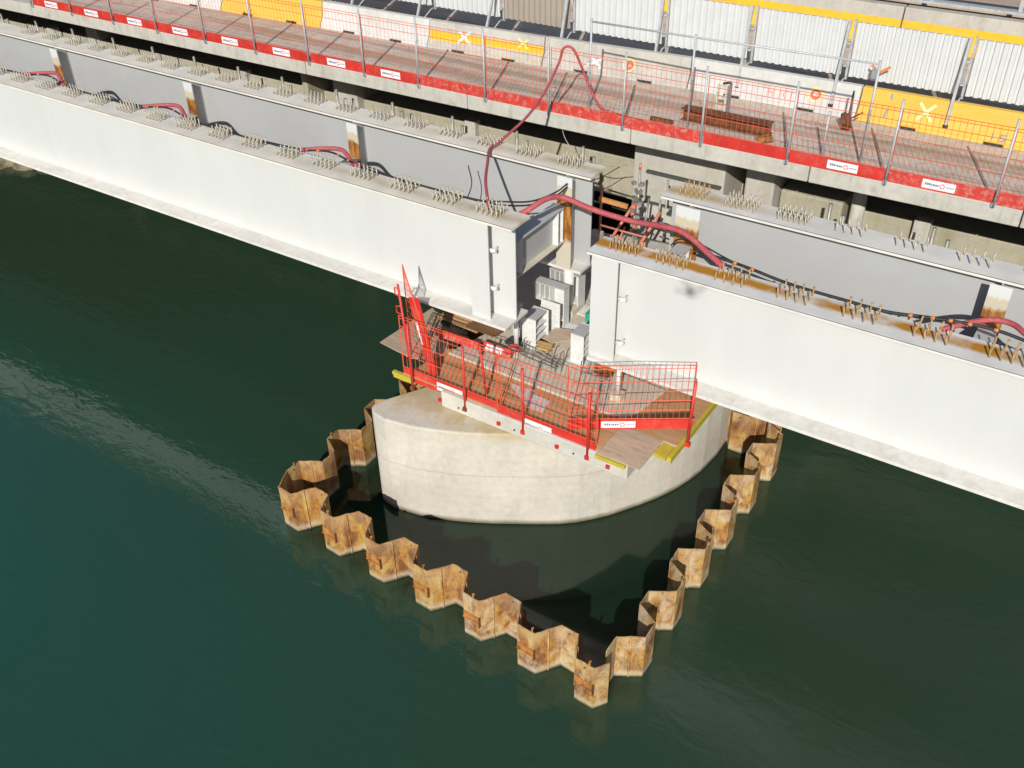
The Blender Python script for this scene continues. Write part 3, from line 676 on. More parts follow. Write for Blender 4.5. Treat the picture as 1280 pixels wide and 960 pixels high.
# ------------------------------------------------------------------ corrugated hoarding panels and their posts
HX = [-25.2, -22.7, -20.25, -17.81, -15.45, -13.22, -10.55, -8.28, -5.98, -3.42, -.85, 1.7]
HL = ['white corrugated hoarding panel at the far left end', 'white corrugated hoarding panel, second from the left', 'white corrugated hoarding panel, third from the left',
      'white corrugated hoarding panel two to the left of the taupe one', 'white corrugated hoarding panel just left of the taupe one', 'taupe corrugated hoarding panel, the only one not white',
      'white corrugated hoarding panel just right of the taupe one', 'white corrugated hoarding panel, second right of the taupe one', 'white corrugated hoarding panel behind the pipe rail end',
      'white corrugated hoarding panel above the yellow barrier with the green cross', 'white corrugated hoarding panel at the right edge of the view']
HX = [x_*.994 for x_ in HX]
HZ0, HZ1, HY = 6.585, 7.78, 22.62
# order of bays left to right
bays = list(zip(HX[:-1], HX[1:]))
for i, (a_, c_) in enumerate(bays):
    tan = (i == 4)
    lab = HL[[0, 1, 2, 3, 5, 4, 6, 7, 8, 9, 10][i]] if False else None
    if tan: lab = 'taupe corrugated hoarding panel, the only one not white'
    elif i < 4: lab = 'white corrugated hoarding panel, ' + ['fourth', 'third', 'second', 'first'][i] + ' to the left of the taupe one'
    else: lab = 'white corrugated hoarding panel, ' + ['first', 'second', 'third', 'fourth', 'fifth', 'sixth'][i-5] + ' to the right of the taupe one'
    o = thing('corrugated_hoarding', ((a_+c_)/2, HY, HZ0), lab, 'hoarding panel', 'corrugated hoarding panels')
    x0, x1 = a_+.16, c_-.02; n = int((x1-x0)/.165); vs = []; P = []
    for j in range(n):
        xa = x0+(x1-x0)*j/n; wv = (x1-x0)/n
        P += [(xa, 0), (xa+wv*.12, -.055), (xa+wv*.58, -.055), (xa+wv*.72, 0)]
    P.append((x1, 0))
    b = MB(); nn = len(P)
    vs = [(px, HY+py, HZ0) for px, py in P]+[(px, HY+py, HZ1) for px, py in P]+[(px, HY+py+.012, HZ0) for px, py in P]+[(px, HY+py+.012, HZ1) for px, py in P]
    fs = []
    for j in range(nn-1): fs += [(j, j+1, nn+j+1, nn+j), (2*nn+j, 3*nn+j, 3*nn+j+1, 2*nn+j+1), (nn+j, nn+j+1, 3*nn+j+1, 3*nn+j), (j, 2*nn+j, 2*nn+j+1, j+1)]
    fs += [(0, nn, 3*nn, 2*nn), (nn-1, 3*nn-1, 4*nn-1, 2*nn-1)]
    b.add(vs, fs); b.build('corrugated_sheet', M['hoarding_tan' if tan else 'hoarding_white'], o)
    b = MB(); b.box((x0, HY+.014, HZ1-.06), (x1, HY+.05, HZ1-.005)); b.box((x0, HY+.014, HZ0+.01), (x1, HY+.05, HZ0+.06)); b.build('frame_rail', M['galv'], o)
for i, x in enumerate(HX):
    lb = 'galvanised hoarding post clamped to the barrier, ' + (['at the left edge', 'second from the left edge', 'third from the left edge', 'one before the taupe panel', 'left of the taupe panel', 'right of the taupe panel', 'second right of the taupe panel', 'third right of the taupe panel', 'behind the pipe rail end', 'above the yellow barrier with the green cross', 'at the right edge', 'beyond the right edge'][i])
    o = thing('hoarding_post', (x, 22.45, 6.1), lb, 'support post', 'hoarding support posts')
    yf = 22.16 if x > -12 else 22.0 if x > -14 else 21.72
    b = MB(); b.extr([(-.028, -.03), (.028, -.03), (.028, .03), (-.028, .03)], (x+.02, HY-.09, HZ1+.05), (x+.01, yf, 6.02)); b.build('front_bar', M['galv'], o)
    b = MB(); b.box((x+.09, HY-.03, 6.50), (x+.14, HY+.03, HZ1+.04)); b.build('rear_bar', M['galv'], o)
    b = MB(); b.tube([(x+.0, yf+.02, 6.10), (x+.1, HY-.2, 6.53), (x+.1, HY, 6.55)], .018, 6); b.build('tie_bar', M['galv'], o)
    b = MB(); b.cbox((x+.01, yf-.01, 6.01), (.10, .05, .07)); b.build('foot_clamp', M['dark'], o)
    for z in (6.8, 7.3): b = MB(); b.box((x+.03, HY-.10, z), (x+.12, HY-.04, z+.04)); b.build('rung', M['galv'], o)

# ------------------------------------------------------------------ red mesh edge barriers
def marks(o, P, Ux, Un, wlen, hgt):
    """printed label: blurred word strip, small red diamond, second word strip. P = centre, Ux along, Un outward"""
    Uz = Vector((0, 0, 1)); q = lambda u, z, off: P + Ux*u + Uz*z + Un*off
    def rect(mb, u0, u1, z0, z1, off): mb.add([q(u0, z0, off), q(u1, z0, off), q(u1, z1, off), q(u0, z1, off)], [(0, 1, 2, 3)])
    lb = MB(); w2, h2 = wlen/2, hgt/2
    vs = [q(u, z, of) for of in (.0, .004) for (u, z) in ((-w2, -h2), (w2, -h2), (w2, h2), (-w2, h2))]
    lb.add(vs, [(3,2,1,0),(4,5,6,7),(0,1,5,4),(1,2,6,5),(2,3,7,6),(3,0,4,7)]); L_ = lb.build('label', M['label'], o)
    tx = MB(); u = -w2*.82; rnd = random.Random(5)
    while u < -w2*.02:
        c = rnd.uniform(.018, .034); rect(tx, u, u+c, -.020, .020 if rnd.random() < .7 else .030, .008); u += c+.010
    u = w2*.48
    while u < w2*.88:
        c = rnd.uniform(.012, .022); rect(tx, u, u+c, -.011, .011, .008); u += c+.008
    tx.build('lettering', M['ink'], L_)
    dm = MB(); c0 = w2*.23; s = .052
    for a_ in range(4):
        an = a_*math.pi/2; ca, sa = math.cos(an), math.sin(an)
        for (x1_, z1_, x2_, z2_) in ((0, s, s*.78, s*.22),):
            p1 = (x1_*ca-z1_*sa, x1_*sa+z1_*ca); p2 = (x2_*ca-z2_*sa, x2_*sa+z2_*ca)
            dx, dz = p2[0]-p1[0], p2[1]-p1[1]; l = math.hypot(dx, dz); nx, nz = -dz/l*.008, dx/l*.008
            dm.add([q(c0+p1[0]-nx, p1[1]-nz, .009), q(c0+p2[0]-nx, p2[1]-nz, .009), q(c0+p2[0]+nx, p2[1]+nz, .009), q(c0+p1[0]+nx, p1[1]+nz, .009)], [(0, 1, 2, 3)])
    dm.build('emblem', M['inkred'], L_)
def mesh_barrier(A, B, z0, h, label, group, kick=.26, lab=None, kickmat='red', r=.0034, name='mesh_barrier', rows=(.40, .62, .84, .96), step=.115, lean=0, labw=.62, rise=0):
    """A,B plan ends. kickboard at the foot, wire mesh above. lab = centre fraction of the printed label"""
    A = Vector((A[0], A[1], z0)); B = Vector((B[0], B[1], z0+rise)); U = (B-A).normalized(); L_ = (B-A).length
    Nn = Vector((U.y, -U.x, 0)).normalized(); Up = Vector((0, 0, 1))+Nn*lean
    o = thing(name, tuple((A+B)/2), label, 'mesh barrier', group)
    P = lambda t, z, off=0: A+U*t+Up*z+Nn*off
    k = MB(); vs = [P(t, z, of) for of in (-.012, .012) for (t, z) in ((0, 0), (L_, 0), (L_, kick), (0, kick))]
    k.add(vs, [(3,2,1,0),(4,5,6,7),(0,1,5,4),(1,2,6,5),(2,3,7,6),(3,0,4,7)]); k.build('kickboard', M[kickmat], o)
    m = MB(); zs = [kick+.02]+[h*f for f in rows]+[h]
    for z in zs: m.tube([P(0, z), P(L_, z)], r*1.35, 4, cap=False)
    n = max(2, int(L_/step))
    for i in range(n+1):
        t = L_*i/n; e = i in (0, n); m.tube([P(t, kick*.9), P(t, h)], r*(2.0 if e else .8), 4, cap=False)
    m.build('wire_mesh', M['mesh'], o)
    if lab is not None: marks(o, P(L_*lab, kick*.52, .0135), U, Nn, labw, kick*.68)
    return o
# posts stand 2 m apart along the old deck edge
PX = [-30.9+2.0*i for i in range(17)]
PX = [-30.85, -28.87, -26.92, -24.96, -22.95, -20.97, -19.0, -17.1, -15.35, -13.33, -11.55, -9.62, -7.72, -5.80, -3.77, -1.73, .27, 2.27]
near = ['far left', '']
for i, x in enumerate(PX):
    YE = ye(x)
    lb = 'galvanised fence post on the old deck edge, ' + ORD[i] + ' from the left end of the row'
    o = thing('fence_post', (x, YE-.035, 5.5), lb, 'fence post', 'fence posts along the old deck edge')
    b = MB(); b.tube([(x, YE-.035, 5.74), (x+random.uniform(-.02, .02), YE-.035+random.uniform(-.01, .02), ZD+1.68)], .026, 8); b.build('upright', M['galv'], o)
    b = MB(); b.cbox((x, YE-.025, 5.79), (.08, .045, .09)); b.build('clamp', M['galv'], o)
    b = MB(); b.tube([(x+.03, YE-.02, ZD+.4), (x+.03, YE+.05, ZD+.4)], .012, 6); b.tube([(x+.03, YE-.02, ZD+1.1), (x+.03, YE+.05, ZD+1.1)], .012, 6); b.build('hook', M['galv'], o)
for i, (a_, c_) in enumerate(zip(PX[:-1], PX[1:])):
    old = i in (8, 9, 10, 11)
    lab = None if i in (8, 9, 10, 11, 12) or i >= 16 else .48
    if i == 13: lab = .28+.28
    if i == 12: lab = None
    lb = ('scuffed ' if old else '')+'red mesh edge barrier on the old deck, '+ORD[i]+' from the left end'
    yo = .012 if i % 2 else .03
    mesh_barrier((a_+.03, ye(a_)+yo), (c_-.01, ye(c_)+yo), ZD-.01, 1.50, lb, 'red mesh barriers along the old deck edge', kick=.26, lab=lab, kickmat='redold' if old or i in (14, 15, 16) else 'red', r=.0048, labw=.62)

YE = 19.15
# platform barriers round the crosshead
FY = 12.06
PP = [(-10.45, 'at the left end'), (-9.15, 'second from the left'), (-7.81, 'third from the left'), (-6.42, 'at the right end of the front row')]
for x, n_ in PP:
    o = thing('red_post', (x, FY-.10, 2.5), 'red barrier post on the platform front edge, ' + n_, 'barrier post', 'red posts of the platform barrier')
    b = MB(); b.tube([(x, FY-.10, 2.50), (x, FY-.10, 3.98 if x > -10 else 4.05)], .028, 10); b.build('upright', M['red'], o)
    b = MB(); b.cbox((x, FY-.11, 2.53), (.085, .06, .09)); b.tube([(x, FY-.11, 2.53), (x, FY+.05, 2.55)], .02, 6); b.build('bracket', M['rustdark'] if x < -8 else M['red'], o)
o = thing('red_post', (-4.98, 13.10, 2.6), 'red barrier post at the right corner of the platform by the yellow beam', 'barrier post', 'red posts of the platform barrier')
b = MB(); b.tube([(-4.98, 13.10, 2.66), (-4.95, 13.10, 4.08)], .03, 10); b.build('upright', M['red'], o)
b = MB(); b.cbox((-4.97, 13.10, 2.68), (.09, .07, .1)); b.tube([(-4.98, 13.10, 3.2), (-4.88, 13.08, 3.2)], .018, 6); b.build('bracket', M['red'], o)
for x in (-9.75, -8.35, -7.05, -5.98):
    o = MB(); o.cbox((x, FY-.13, 2.52), (.07, .05, .07)); o.tube([(x, FY-.13, 2.53), (x, FY+.02, 2.55)], .02, 6)
    tag(o.build('red_clamp', M['red']), 'small red clamp on the crosshead face, ' + {-9.75: 'below the left label', -8.35: 'between the second and third posts', -7.05: 'right of the middle label', -5.98: 'below the yellow beam end'}[x], 'clamp', 'red clamps on the crosshead face')
G_ = 'red mesh barriers round the platform'
mesh_barrier((-10.73, FY), (-8.38, FY), 2.60, 1.50, 'red mesh barrier on the left half of the platform front with a white label', G_, lab=.49, kick=.28, r=.0062, step=.105)
mesh_barrier((-8.42, FY-.05), (-6.28, FY-.05), 2.55, 1.53, 'red mesh barrier on the right half of the platform front, overlapping its neighbour', G_, lab=.42, kick=.33, r=.0062, step=.105, rows=(.36, .5, .64, .8, .95))
mesh_barrier((-6.98, 12.18), (-4.98, 13.13), 2.80, 1.40, 'red mesh barrier set diagonally across the right corner of the platform', G_, lab=.42, kick=.21, r=.0062, step=.105, rise=.22, rows=(.3, .45, .6, .75, .95))
# tall panel leaning at the left end, standing on its short side
o = thing('leaning_mesh_panel', (-10.2, 12.2, 2.8), 'tall red mesh barrier stood on end and leaning at the left end of the platform', 'mesh barrier')
yL = 12.25; APEX = (-10.68, 5.14); KICKQ = [(-10.02, 2.80), (-10.23, 2.79), (-10.60, 4.45), (-10.36, 4.50)]
def quad3(mb, P4, t0, t1):
    vs = [(p[0], yL+t+(p[2] if len(p) > 2 else 0), p[1]) for t in (t0, t1) for p in P4]
    mb.add(vs, [(0,1,2,3),(7,6,5,4),(4,5,1,0),(5,6,2,1),(6,7,3,2),(7,4,0,3)])
b = MB(); quad3(b, KICKQ, 0, .02); b.build('kickboard', M['red'], o)
b = MB(); ap = Vector((APEX[0], yL, APEX[1])); rt_ = Vector((KICKQ[0][0], yL, KICKQ[0][1])); lf = Vector((-10.95, yL+.35, 2.85))
b.tube([rt_, ap], .012, 6); b.tube([lf, lf.lerp(ap, .97), ap], .010, 6)
for t in [j/16 for j in range(1, 16)]: b.tube([rt_.lerp(ap, t), lf.lerp(ap, t)], .0055, 4)
for f in (.2, .4, .6, .8): b.tube([rt_.lerp(lf, f), rt_.lerp(lf, f).lerp(ap, .98)], .0055, 4)
b.build('wire_mesh', M['mesh'], o)
b = MB(); quad3(b, [(-10.36, 3.45), (-10.33, 3.45), (-10.43, 3.95), (-10.49, 3.95)], -.006, -.002); b.build('label', M['label'], o)
o = thing('red_post', (-10.55, 12.0, 2.8), 'tall red post with hooks tied beside the leaning mesh panel', 'barrier post')
b = MB(); b.tube([(-10.45, 11.99, 2.7), (-10.62, 12.0, 4.85)], .024, 8); b.build('upright', M['red'], o)
b = MB()
for z in (4.2, 4.6): b.tube([(-10.58, 11.99, z), (-10.70, 11.99, z+.02), (-10.70, 11.99, z+.16), (-10.60, 11.99, z+.18)], .014, 6)
b.build('hook', M['red'], o)
o = MB(); o.tube([(-8.86, 12.28, 2.8), (-9.0, 12.3, 3.88)], .028, 8)
tag(o.build('red_post', M['red']), 'loose red post leaning inside the platform between the first two front posts', 'barrier post')
o = thing('fallen_barrier', (-10.5, 13.58, 3.0), 'red barrier lying flat on the timber at the back of the platform', 'mesh barrier')
b = MB(); b.cbox((-10.22, 13.22, 3.06), (1.12, .025, .13), rx=-.7); b.build('kickboard', M['redold'], o)
b = MB(); b.tube([(-10.78, 13.28, 3.12), (-9.66, 13.28, 3.12)], .014, 6); b.tube([(-9.66, 13.22, 2.95), (-9.64, 13.18, 3.10), (-9.56, 13.18, 3.12)], .02, 6); b.build('frame_tube', M['red'], o)
o = thing('fallen_barrier', (-9.5, 13.5, 3.0), 'short red and white board lying behind the second front post', 'mesh barrier')
b = MB(); b.cbox((-9.40, 13.40, 3.0), (.75, .02, .20), rx=-.9); b.build('kickboard', M['redold'], o)
b = MB(); b.cbox((-9.42, 13.375, 3.018), (.40, .02, .13), rx=-.9); b.build('label', M['label'], o)
b = MB(); b.tube([(-9.05+.12*math.cos(a_*.5), 13.55+.10*math.sin(a_*.5), 3.02+.004*a_) for a_ in range(20)], .022, 6)
tag(b.build('red_strap_coil', M['redold']), 'coiled red strap lying on the platform beside the white board', 'strap')

# platform sheets, beams and clutter
def sheet(name, pts, z, th, mat, label, cat, group=None, bevel=0):
    b = MB(); b.prism(pts, z, z+th); return tag(b.build(name, M[mat], None, bevel), label, cat, group)
PG = 'plywood sheets of the platform'
sheet('plywood_sheet', [(-10.72, 12.02), (-8.45, 12.02), (-8.45, 13.04), (-10.4, 13.04)], 2.735, .021, 'ply', 'brown plywood sheet on the left half of the platform front', 'plywood sheet', PG)
sheet('plywood_sheet', [(-8.44, 12.02), (-6.2, 12.02), (-6.2, 12.995), (-8.44, 13.03)], 2.737, .021, 'ply', 'brown plywood sheet on the right half of the platform front', 'plywood sheet', PG)
sheet('plywood_sheet', [(-6.19, 11.91), (-5.35, 11.91), (-5.35, 12.85), (-6.19, 12.85)], 2.745, .021, 'plypale', 'pale plywood sheet at the front right corner, outside the diagonal barrier', 'plywood sheet', PG)
sheet('plywood_sheet', [(-6.19, 12.86), (-5.08, 12.86), (-5.08, 16.2), (-5.97, 16.2), (-5.97, 14.3), (-6.09, 13.4), (-6.19, 13.15)], 2.742, .021, 'ply', 'brown plywood sheet under the right girder beside the yellow beam', 'plywood sheet', PG)
sheet('plywood_sheet', [(-11.78, 12.58), (-10.86, 12.46), (-10.42, 12.75), (-10.42, 13.1), (-11.0, 14.02), (-11.68, 14.26)], 2.80, .021, 'plypale', 'pale plywood sheet sticking out over the water at the left end', 'plywood sheet', PG)
sheet('plastic_sheet', [(-8.76, 12.88), (-8.35, 12.90), (-8.16, 12.94), (-8.12, 12.80), (-7.95, 12.80), (-7.72, 12.78), (-7.66, 12.40), (-7.92, 12.36), (-8.16, 12.50), (-8.45, 12.68)], 2.762, .006, 'film', 'crumpled pinkish white plastic sheet lying on the plywood', 'plastic sheet')
sheet('plywood_sheet', [(-8.90, 14.35), (-8.84, 14.84), (-8.50, 14.95), (-8.33, 14.60), (-8.60, 14.30)], 2.93, .021, 'plypale', 'small pale plywood offcut between the white steel stands', 'plywood sheet', PG)
def ybeam(p0, p1, label, z=2.50, h=.2):
    o = thing('formwork_beam', ((p0[0]+p1[0])/2, (p0[1]+p1[1])/2, z), label, 'timber beam', 'yellow formwork beams under the platform')
    b = MB(); b.extr([(-.04, z+h-.07), (.04, z+h-.07), (.04, z+h), (-.04, z+h)], (p0[0], p0[1], 0), (p1[0], p1[1], 0)); b.build('top_chord', M['beamyellow'], o, .004)
    if p0[0] != p1[0] and p0[0] > -7: return
    b = MB(); b.extr([(.0, z+h-.16), (.03, z+h-.16), (.03, z+h-.071), (.0, z+h-.071)], (p0[0], p0[1]+.02, 0), (p1[0], p1[1]+.02, 0)); b.build('beam_web', M['beamyellow'], o)
ybeam((-10.98, 12.02), (-10.5, 12.02), 'yellow formwork beam poking out at the left end of the platform', 2.55, .18)
ybeam((-6.22, 11.90), (-5.62, 11.90), 'yellow formwork beam along the front right edge of the crosshead', 2.56, .18)
ybeam((-5.06, 12.50), (-5.06, 17.5), 'yellow formwork beam along the right side of the platform', 2.54, .20)
sheet('steel_plate', [(-5.36, 12.50), (-5.11, 12.46), (-5.11, 12.84), (-5.34, 12.86)], 2.66, .07, 'beamyellow', 'yellow painted board end beside the notch in the plywood', 'board')
b = MB(); b.cbox((-5.40, 12.78, 2.70), (.05, .3, .05), .5); tag(b.build('red_bar', M['red']), 'short red bar showing in the notch of the plywood', 'bar')
b = MB(); b.cbox((-10.75, 13.80, 2.86), (.74, .07, .07), -.15); tag(b.build('timber_batten', M['dark']), 'dark timber batten lying under the left girder', 'batten')
b = MB(); b.cbox((-10.62, 13.70, 2.82), (.70, .10, .02), -.15); tag(b.build('timber_batten', M['timberpale']), 'pale timber strip lying beside the dark batten', 'batten')
for i in range(3):
    b = MB(); b.cbox((-10.8+.05*i, 14.0+.13*i, 2.84), (1.1, .06, .06), -.05+.03*i)
    tag(b.build('timber_batten', M['ply']), 'brown batten under the left girder, ' + ['the front one', 'the middle one', 'the back one'][i] + ' of three', 'batten', 'three battens under the left girder')
for i in range(5):
    b = MB(); b.cbox((-10.10+.02*i, 13.86+.085*i, 2.99), (.72, .07, .05), -.06+.02*i)
    tag(b.build('brown_plank', M['timber']), 'short brown plank stacked below the girder end, ' + ['nearest the camera', 'second from the camera', 'middle of the five', 'second from the back', 'the back one'][i], 'plank', 'short brown planks below the girder end')
for i in range(3):
    b = MB(); b.cbox((-8.72+.03*i, 14.22-.09*i, 2.93), (.34, .07, .04), .1)
    tag(b.build('pale_plank', M['timberpale']), 'short yellow plank between the white stands, ' + ['back one', 'middle one', 'front one'][i] + ' of three', 'plank', 'short yellow planks between the stands')
sheet('rubber_pad', [(-9.52, 13.92), (-9.10, 13.96), (-9.06, 14.18), (-9.50, 14.16)], 2.81, .09, 'rubber', 'dark grey rubber pad lying beside the first white stand', 'rubber pad')
for i, (x, y) in enumerate(((-9.50, 14.26), (-9.36, 14.30), (-9.22, 14.34))):
    b = MB(); b.box((x-.025, y-.02, 2.80), (x+.025, y+.02, 3.45)); tag(b.build('steel_strut', M['stand']), 'thin pale steel strut under the girder end, ' + ['left', 'middle', 'right'][i] + ' one of three', 'strut', 'struts under the girder end')
# reinforcement bars sticking up from the plinth
rb_ = [(-9.1, 13.98), (-8.98, 13.8), (-8.88, 13.72), (-8.75, 13.78), (-8.42, 13.72), (-8.34, 13.85), (-8.26, 13.68), (-8.18, 13.80), (-8.10, 13.92), (-8.12, 13.62), (-8.02, 13.70), (-7.62, 13.78), (-7.52, 13.90), (-7.44, 14.02)]
for i, (x, y) in enumerate(rb_):
    b = MB(); h = .26+.1*((i*7) % 3)/2; b.tube([(x, y, 2.79), (x+.01, y, 2.79+h), (x+.05, y+.03, 2.83+h)], .011, 6)
    tag(b.build('rebar', M['tube']), 'bent steel bar sticking up from the plinth among the white stands', 'rebar', 'starter bars on the plinth')
b = MB()
for i in range(4): b.tube([(-9.2, 13.72+.08*i, 2.88+.03*i), (-8.7, 13.66+.08*i, 2.87+.03*i), (-8.1, 13.62+.08*i, 2.87)], .010, 6)
tag(b.build('rebar_mat', M['tube']), 'loose bundle of steel bars lying across the plinth edge', 'rebar')
o = thing('rusty_anchor', (-7.25, 14.05, 2.8), 'rusty anchor block with a red strap lying below the right girder', 'anchor')
b = MB(); b.cbox((-7.25, 14.10, 2.87), (.36, .14, .10), .15); b.tube([(-7.35, 13.98, 2.84), (-7.12, 14.02, 2.84)], .05, 8); b.build('block', M['rustdark'], o)
b = MB(); b.cbox((-7.22, 14.12, 2.935), (.42, .10, .02), .1); b.build('strap', M['orange'], o)
b = MB(); b.cbox((-8.48, 15.72, 2.9), (.16, .26, .2)); tag(b.build('green_box', M['green']), 'small green box standing behind the second white stand', 'box')

# white steel bearing stands
SG = 'white steel stands on the pier'
def stand_a(x0, y0, label, w_=.33, d_=.46, h=.72):
    z0 = 2.80; o = thing('steel_stand', (x0+w_/2, y0+d_/2, z0), label, 'steel stand', SG)
    b = MB(); b.box((x0, y0, z0), (x0+w_, y0+.02, z0+h)); b.box((x0, y0+d_-.02, z0), (x0+w_+.03, y0+d_, z0+h+.03)); b.box((x0, y0+.02, z0), (x0+.02, y0+d_-.02, z0+h)); b.build('side_plates', M['stand'], o, .003)
    b = MB(); b.box((x0-.005, y0-.005, z0+h), (x0+w_+.005, y0+d_-.022, z0+h+.025)); b.build('top_plate', M['grey'], o, .003)
    for t in (.28, .50, .72):
        b = MB(); b.box((x0+.02, y0+.021, z0+h*t), (x0+w_, y0+d_-.021, z0+h*t+.018)); b.build('shelf_plate', M['stand'], o)
    b = MB(); b.box((x0-.05, y0-.05, z0+.001), (x0+w_+.05, y0+d_+.05, z0+.02)); b.build('base_plate', M['stand'], o)
stand_a(-9.18, 14.06, 'white steel stand with shelves, the front left one beside the girder end')
stand_a(-8.06, 14.12, 'white steel stand with shelves, the front right one beside the right girder', .30, .44, .66)
def stand_b(x0, y0, label, wtop=.72, h=.95, d_=.22):
    z0 = 2.80; o = thing('steel_stand', (x0, y0, z0), label, 'steel stand', SG); x1 = x0; xl = x0-wtop; xm = x0-.36
    zt_ = z0+h; zu = zt_-.38
    b = MB(); b.box((xm, y0+d_-.02, z0), (x1, y0+d_, zt_)); b.box((xl, y0+d_-.02, zu), (xm-.001, y0+d_, zt_)); b.box((x1-.02, y0, z0), (x1, y0+d_-.021, zt_)); b.box((xm, y0, z0), (xm+.02, y0+d_-.021, zt_)); b.build('back_plate', M['stand'], o)
    b = MB(); b.box((xl-.01, y0-.01, zt_), (x1+.01, y0+d_+.01, zt_+.025)); b.build('top_plate', M['grey'], o, .003)
    b = MB(); b.box((xl, y0, zu-.02), (xm-.001, y0+d_, zu-.001)); b.build('bottom_plate', M['stand'], o)
    b = MB(); b.box((xm+.021, y0, z0+.2), (x1-.021, y0+d_-.021, z0+.22)); b.build('shelf_plate', M['stand'], o)
    for t in (0, .12, .24):
        b = MB(); b.box((xl+t, y0, zu), (xl+t+.02, y0+d_-.021, zt_-.001)); b.build('rib', M['stand'], o)
    b = MB(); b.box((xm-.05, y0-.05, z0+.001), (x1+.25, y0+d_+.06, z0+.02)); b.build('base_plate', M['stand'], o)
stand_b(-8.78, 15.06, 'tall white steel stand with ribbed arm, in the middle of the group')
stand_b(-8.86, 15.80, 'tall white steel stand with ribbed arm, at the back of the group', .72, .88, .30)
o = thing('steel_stand', (-9.1, 15.0, 2.8), 'white steel plate with a sloping gusset leaning before the middle stand', 'steel stand')
b = MB(); b.box((-9.22, 14.86, 2.8), (-8.76, 14.885, 3.52)); b.build('plate', M['stand'], o, .003)
b = MB(); b.add([(-9.20, 14.83, 2.83), (-9.20, 14.48, 2.83), (-9.20, 14.85, 3.45), (-9.18, 14.83, 2.83), (-9.18, 14.48, 2.83), (-9.18, 14.85, 3.45)], [(0, 1, 2), (5, 4, 3), (0, 3, 4, 1), (1, 4, 5, 2), (2, 5, 3, 0)]); b.build('gusset', M['stand'], o)
b = MB(); b.box((-9.24, 14.44, 2.801), (-8.74, 15.0, 2.82)); b.build('base_plate', M['stand'], o)
# jacks under the girder ends
for i, (x, y) in enumerate(((-9.12, 13.75), (-6.64, 13.5), (-9.1, 15.8), (-6.4, 15.8))):
    o = thing('support_jack', (x, y, 2.8), 'steel jack on timber packing under the ' + ['near left', 'near right', 'back left', 'back right'][i] + ' girder end', 'jack', 'jacks under the girder ends')
    b = MB(); zj = 3.682 if i == 1 else 4.018; b.tube([(x, y, 2.95), (x, y, zj-.1)], .05 if i < 2 else .12, 16); b.build('cylinder', M['stand'], o)
    b = MB(); q_ = .11 if i < 2 else .25; b.box((x-q_, y-q_, 2.735), (x+q_, y+q_, 2.95)); b.build('packing', M['cream'], o, .01)
    b = MB(); q_ = .1 if i < 2 else .2; b.box((x-q_, y-q_, zj-.1), (x+q_, y+q_, zj)); b.build('head_plate', M['grey'], o, .005)

# ------------------------------------------------------------------ hoses and cables
def hose(pts, r, mat, label, cat='hose', ties=None, name='hose'):
    p = spline(pts, 7); o = thing(name, tuple(p[0]), label, cat)
    b = MB(); b.tube(p, r, 12); b.build('hose_body' if cat == 'hose' else 'cable_body', M[mat], o)
    if ties:
        for t in ties:
            i = min(len(p)-2, int(t*(len(p)-1))); d = (p[i+1]-p[i]).normalized()*.045
            c = MB(); d *= .7; c.tube([p[i]-d, p[i]+d], r*1.22, 10); c.build('tie', M['orange'], o)
    return o
hose([(-9.35, 13.62, 5.6), (-8.95, 13.55, 6.02), (-8.69, 13.55, 6.23), (-8.5, 13.9, 6.36), (-8.32, 14.2, 6.3), (-7.72, 14.2, 6.22), (-7.04, 14.48, 6.04), (-6.16, 14.27, 6.22), (-5.78, 14.17, 6.2), (-5.45, 14.06, 6.1), (-5.01, 13.88, 5.98)], .052, 'hose', 'thick dusty red hose arching across the gap between the two girders')
hose([(-9.30, 13.2, 6.23), (-9.55, 13.5, 6.30), (-9.93, 14.0, 6.36), (-10.5, 14.9, 6.28), (-10.86, 15.5, 6.25), (-10.90, 15.95, 6.26), (-10.93, 17.0, 6.42), (-11.10, 18.0, 6.62), (-11.28, 18.9, 6.98), (-11.38, 19.3, 7.22), (-11.22, 19.45, 7.18), (-11.05, 19.6, 6.72), (-10.82, 19.66, 6.20), (-10.50, 19.58, 5.90), (-10.05, 19.55, 5.84)], .030, 'hose', 'thinner red hose climbing from the left girder over the mesh barrier onto the old deck', ties=[.97])
hose([(-10.05, 19.52, 5.86), (-9.7, 19.5, 5.85), (-9.4, 19.55, 5.83)], .022, 'cable', 'short black hose end lying on the old deck behind the kickboard')
for i, dz in enumerate((.0, .07)):
    hose([(-10.3, 13.42, 6.21), (-9.7, 13.46, 6.21), (-9.2, 13.50, 6.22+dz), (-8.9, 14.0, 6.10+dz), (-8.85, 14.8, 5.98+dz), (-8.9, 15.3, 5.95+dz)], .016, 'cable', 'black cable from the left girder end across to the back girder, the ' + ['lower', 'upper'][i] + ' one', 'cable', name='cable')
hose([(-11.1, 15.05, 6.0), (-11.0, 15.0, 5.6), (-11.0, 14.6, 5.2)], .012, 'cable', 'thin black cable hanging inside between the left girders', 'cable', name='cable')
for i, x in enumerate((-13.35, -18.3, -22.75)):
    nm = ['nearest the pier', 'in the middle', 'farthest left'][i]
    hose([(x-.95, 13.52, 6.19), (x-.45, 13.78, 6.24), (x-.05, 13.85, 6.26), (x+.30, 13.70, 6.15), (x+.62, 13.52, 6.19)], .045, 'hose', 'short red hose looping behind the left girder flange, the one ' + nm)
    hose([(x-2.4, 13.45, 6.19), (x-1.0, 13.54, 6.20), (x-.3, 13.72, 6.22), (x+.3, 13.62, 6.20), (x+.9, 13.50, 6.19), (x+2.2, 13.45, 6.19), (x+3.6, 13.46, 6.19)], .020, 'cable', 'black cable with orange ties along the left girder flange, the one ' + nm, 'cable', ties=[.28, .42, .52, .60], name='cable')
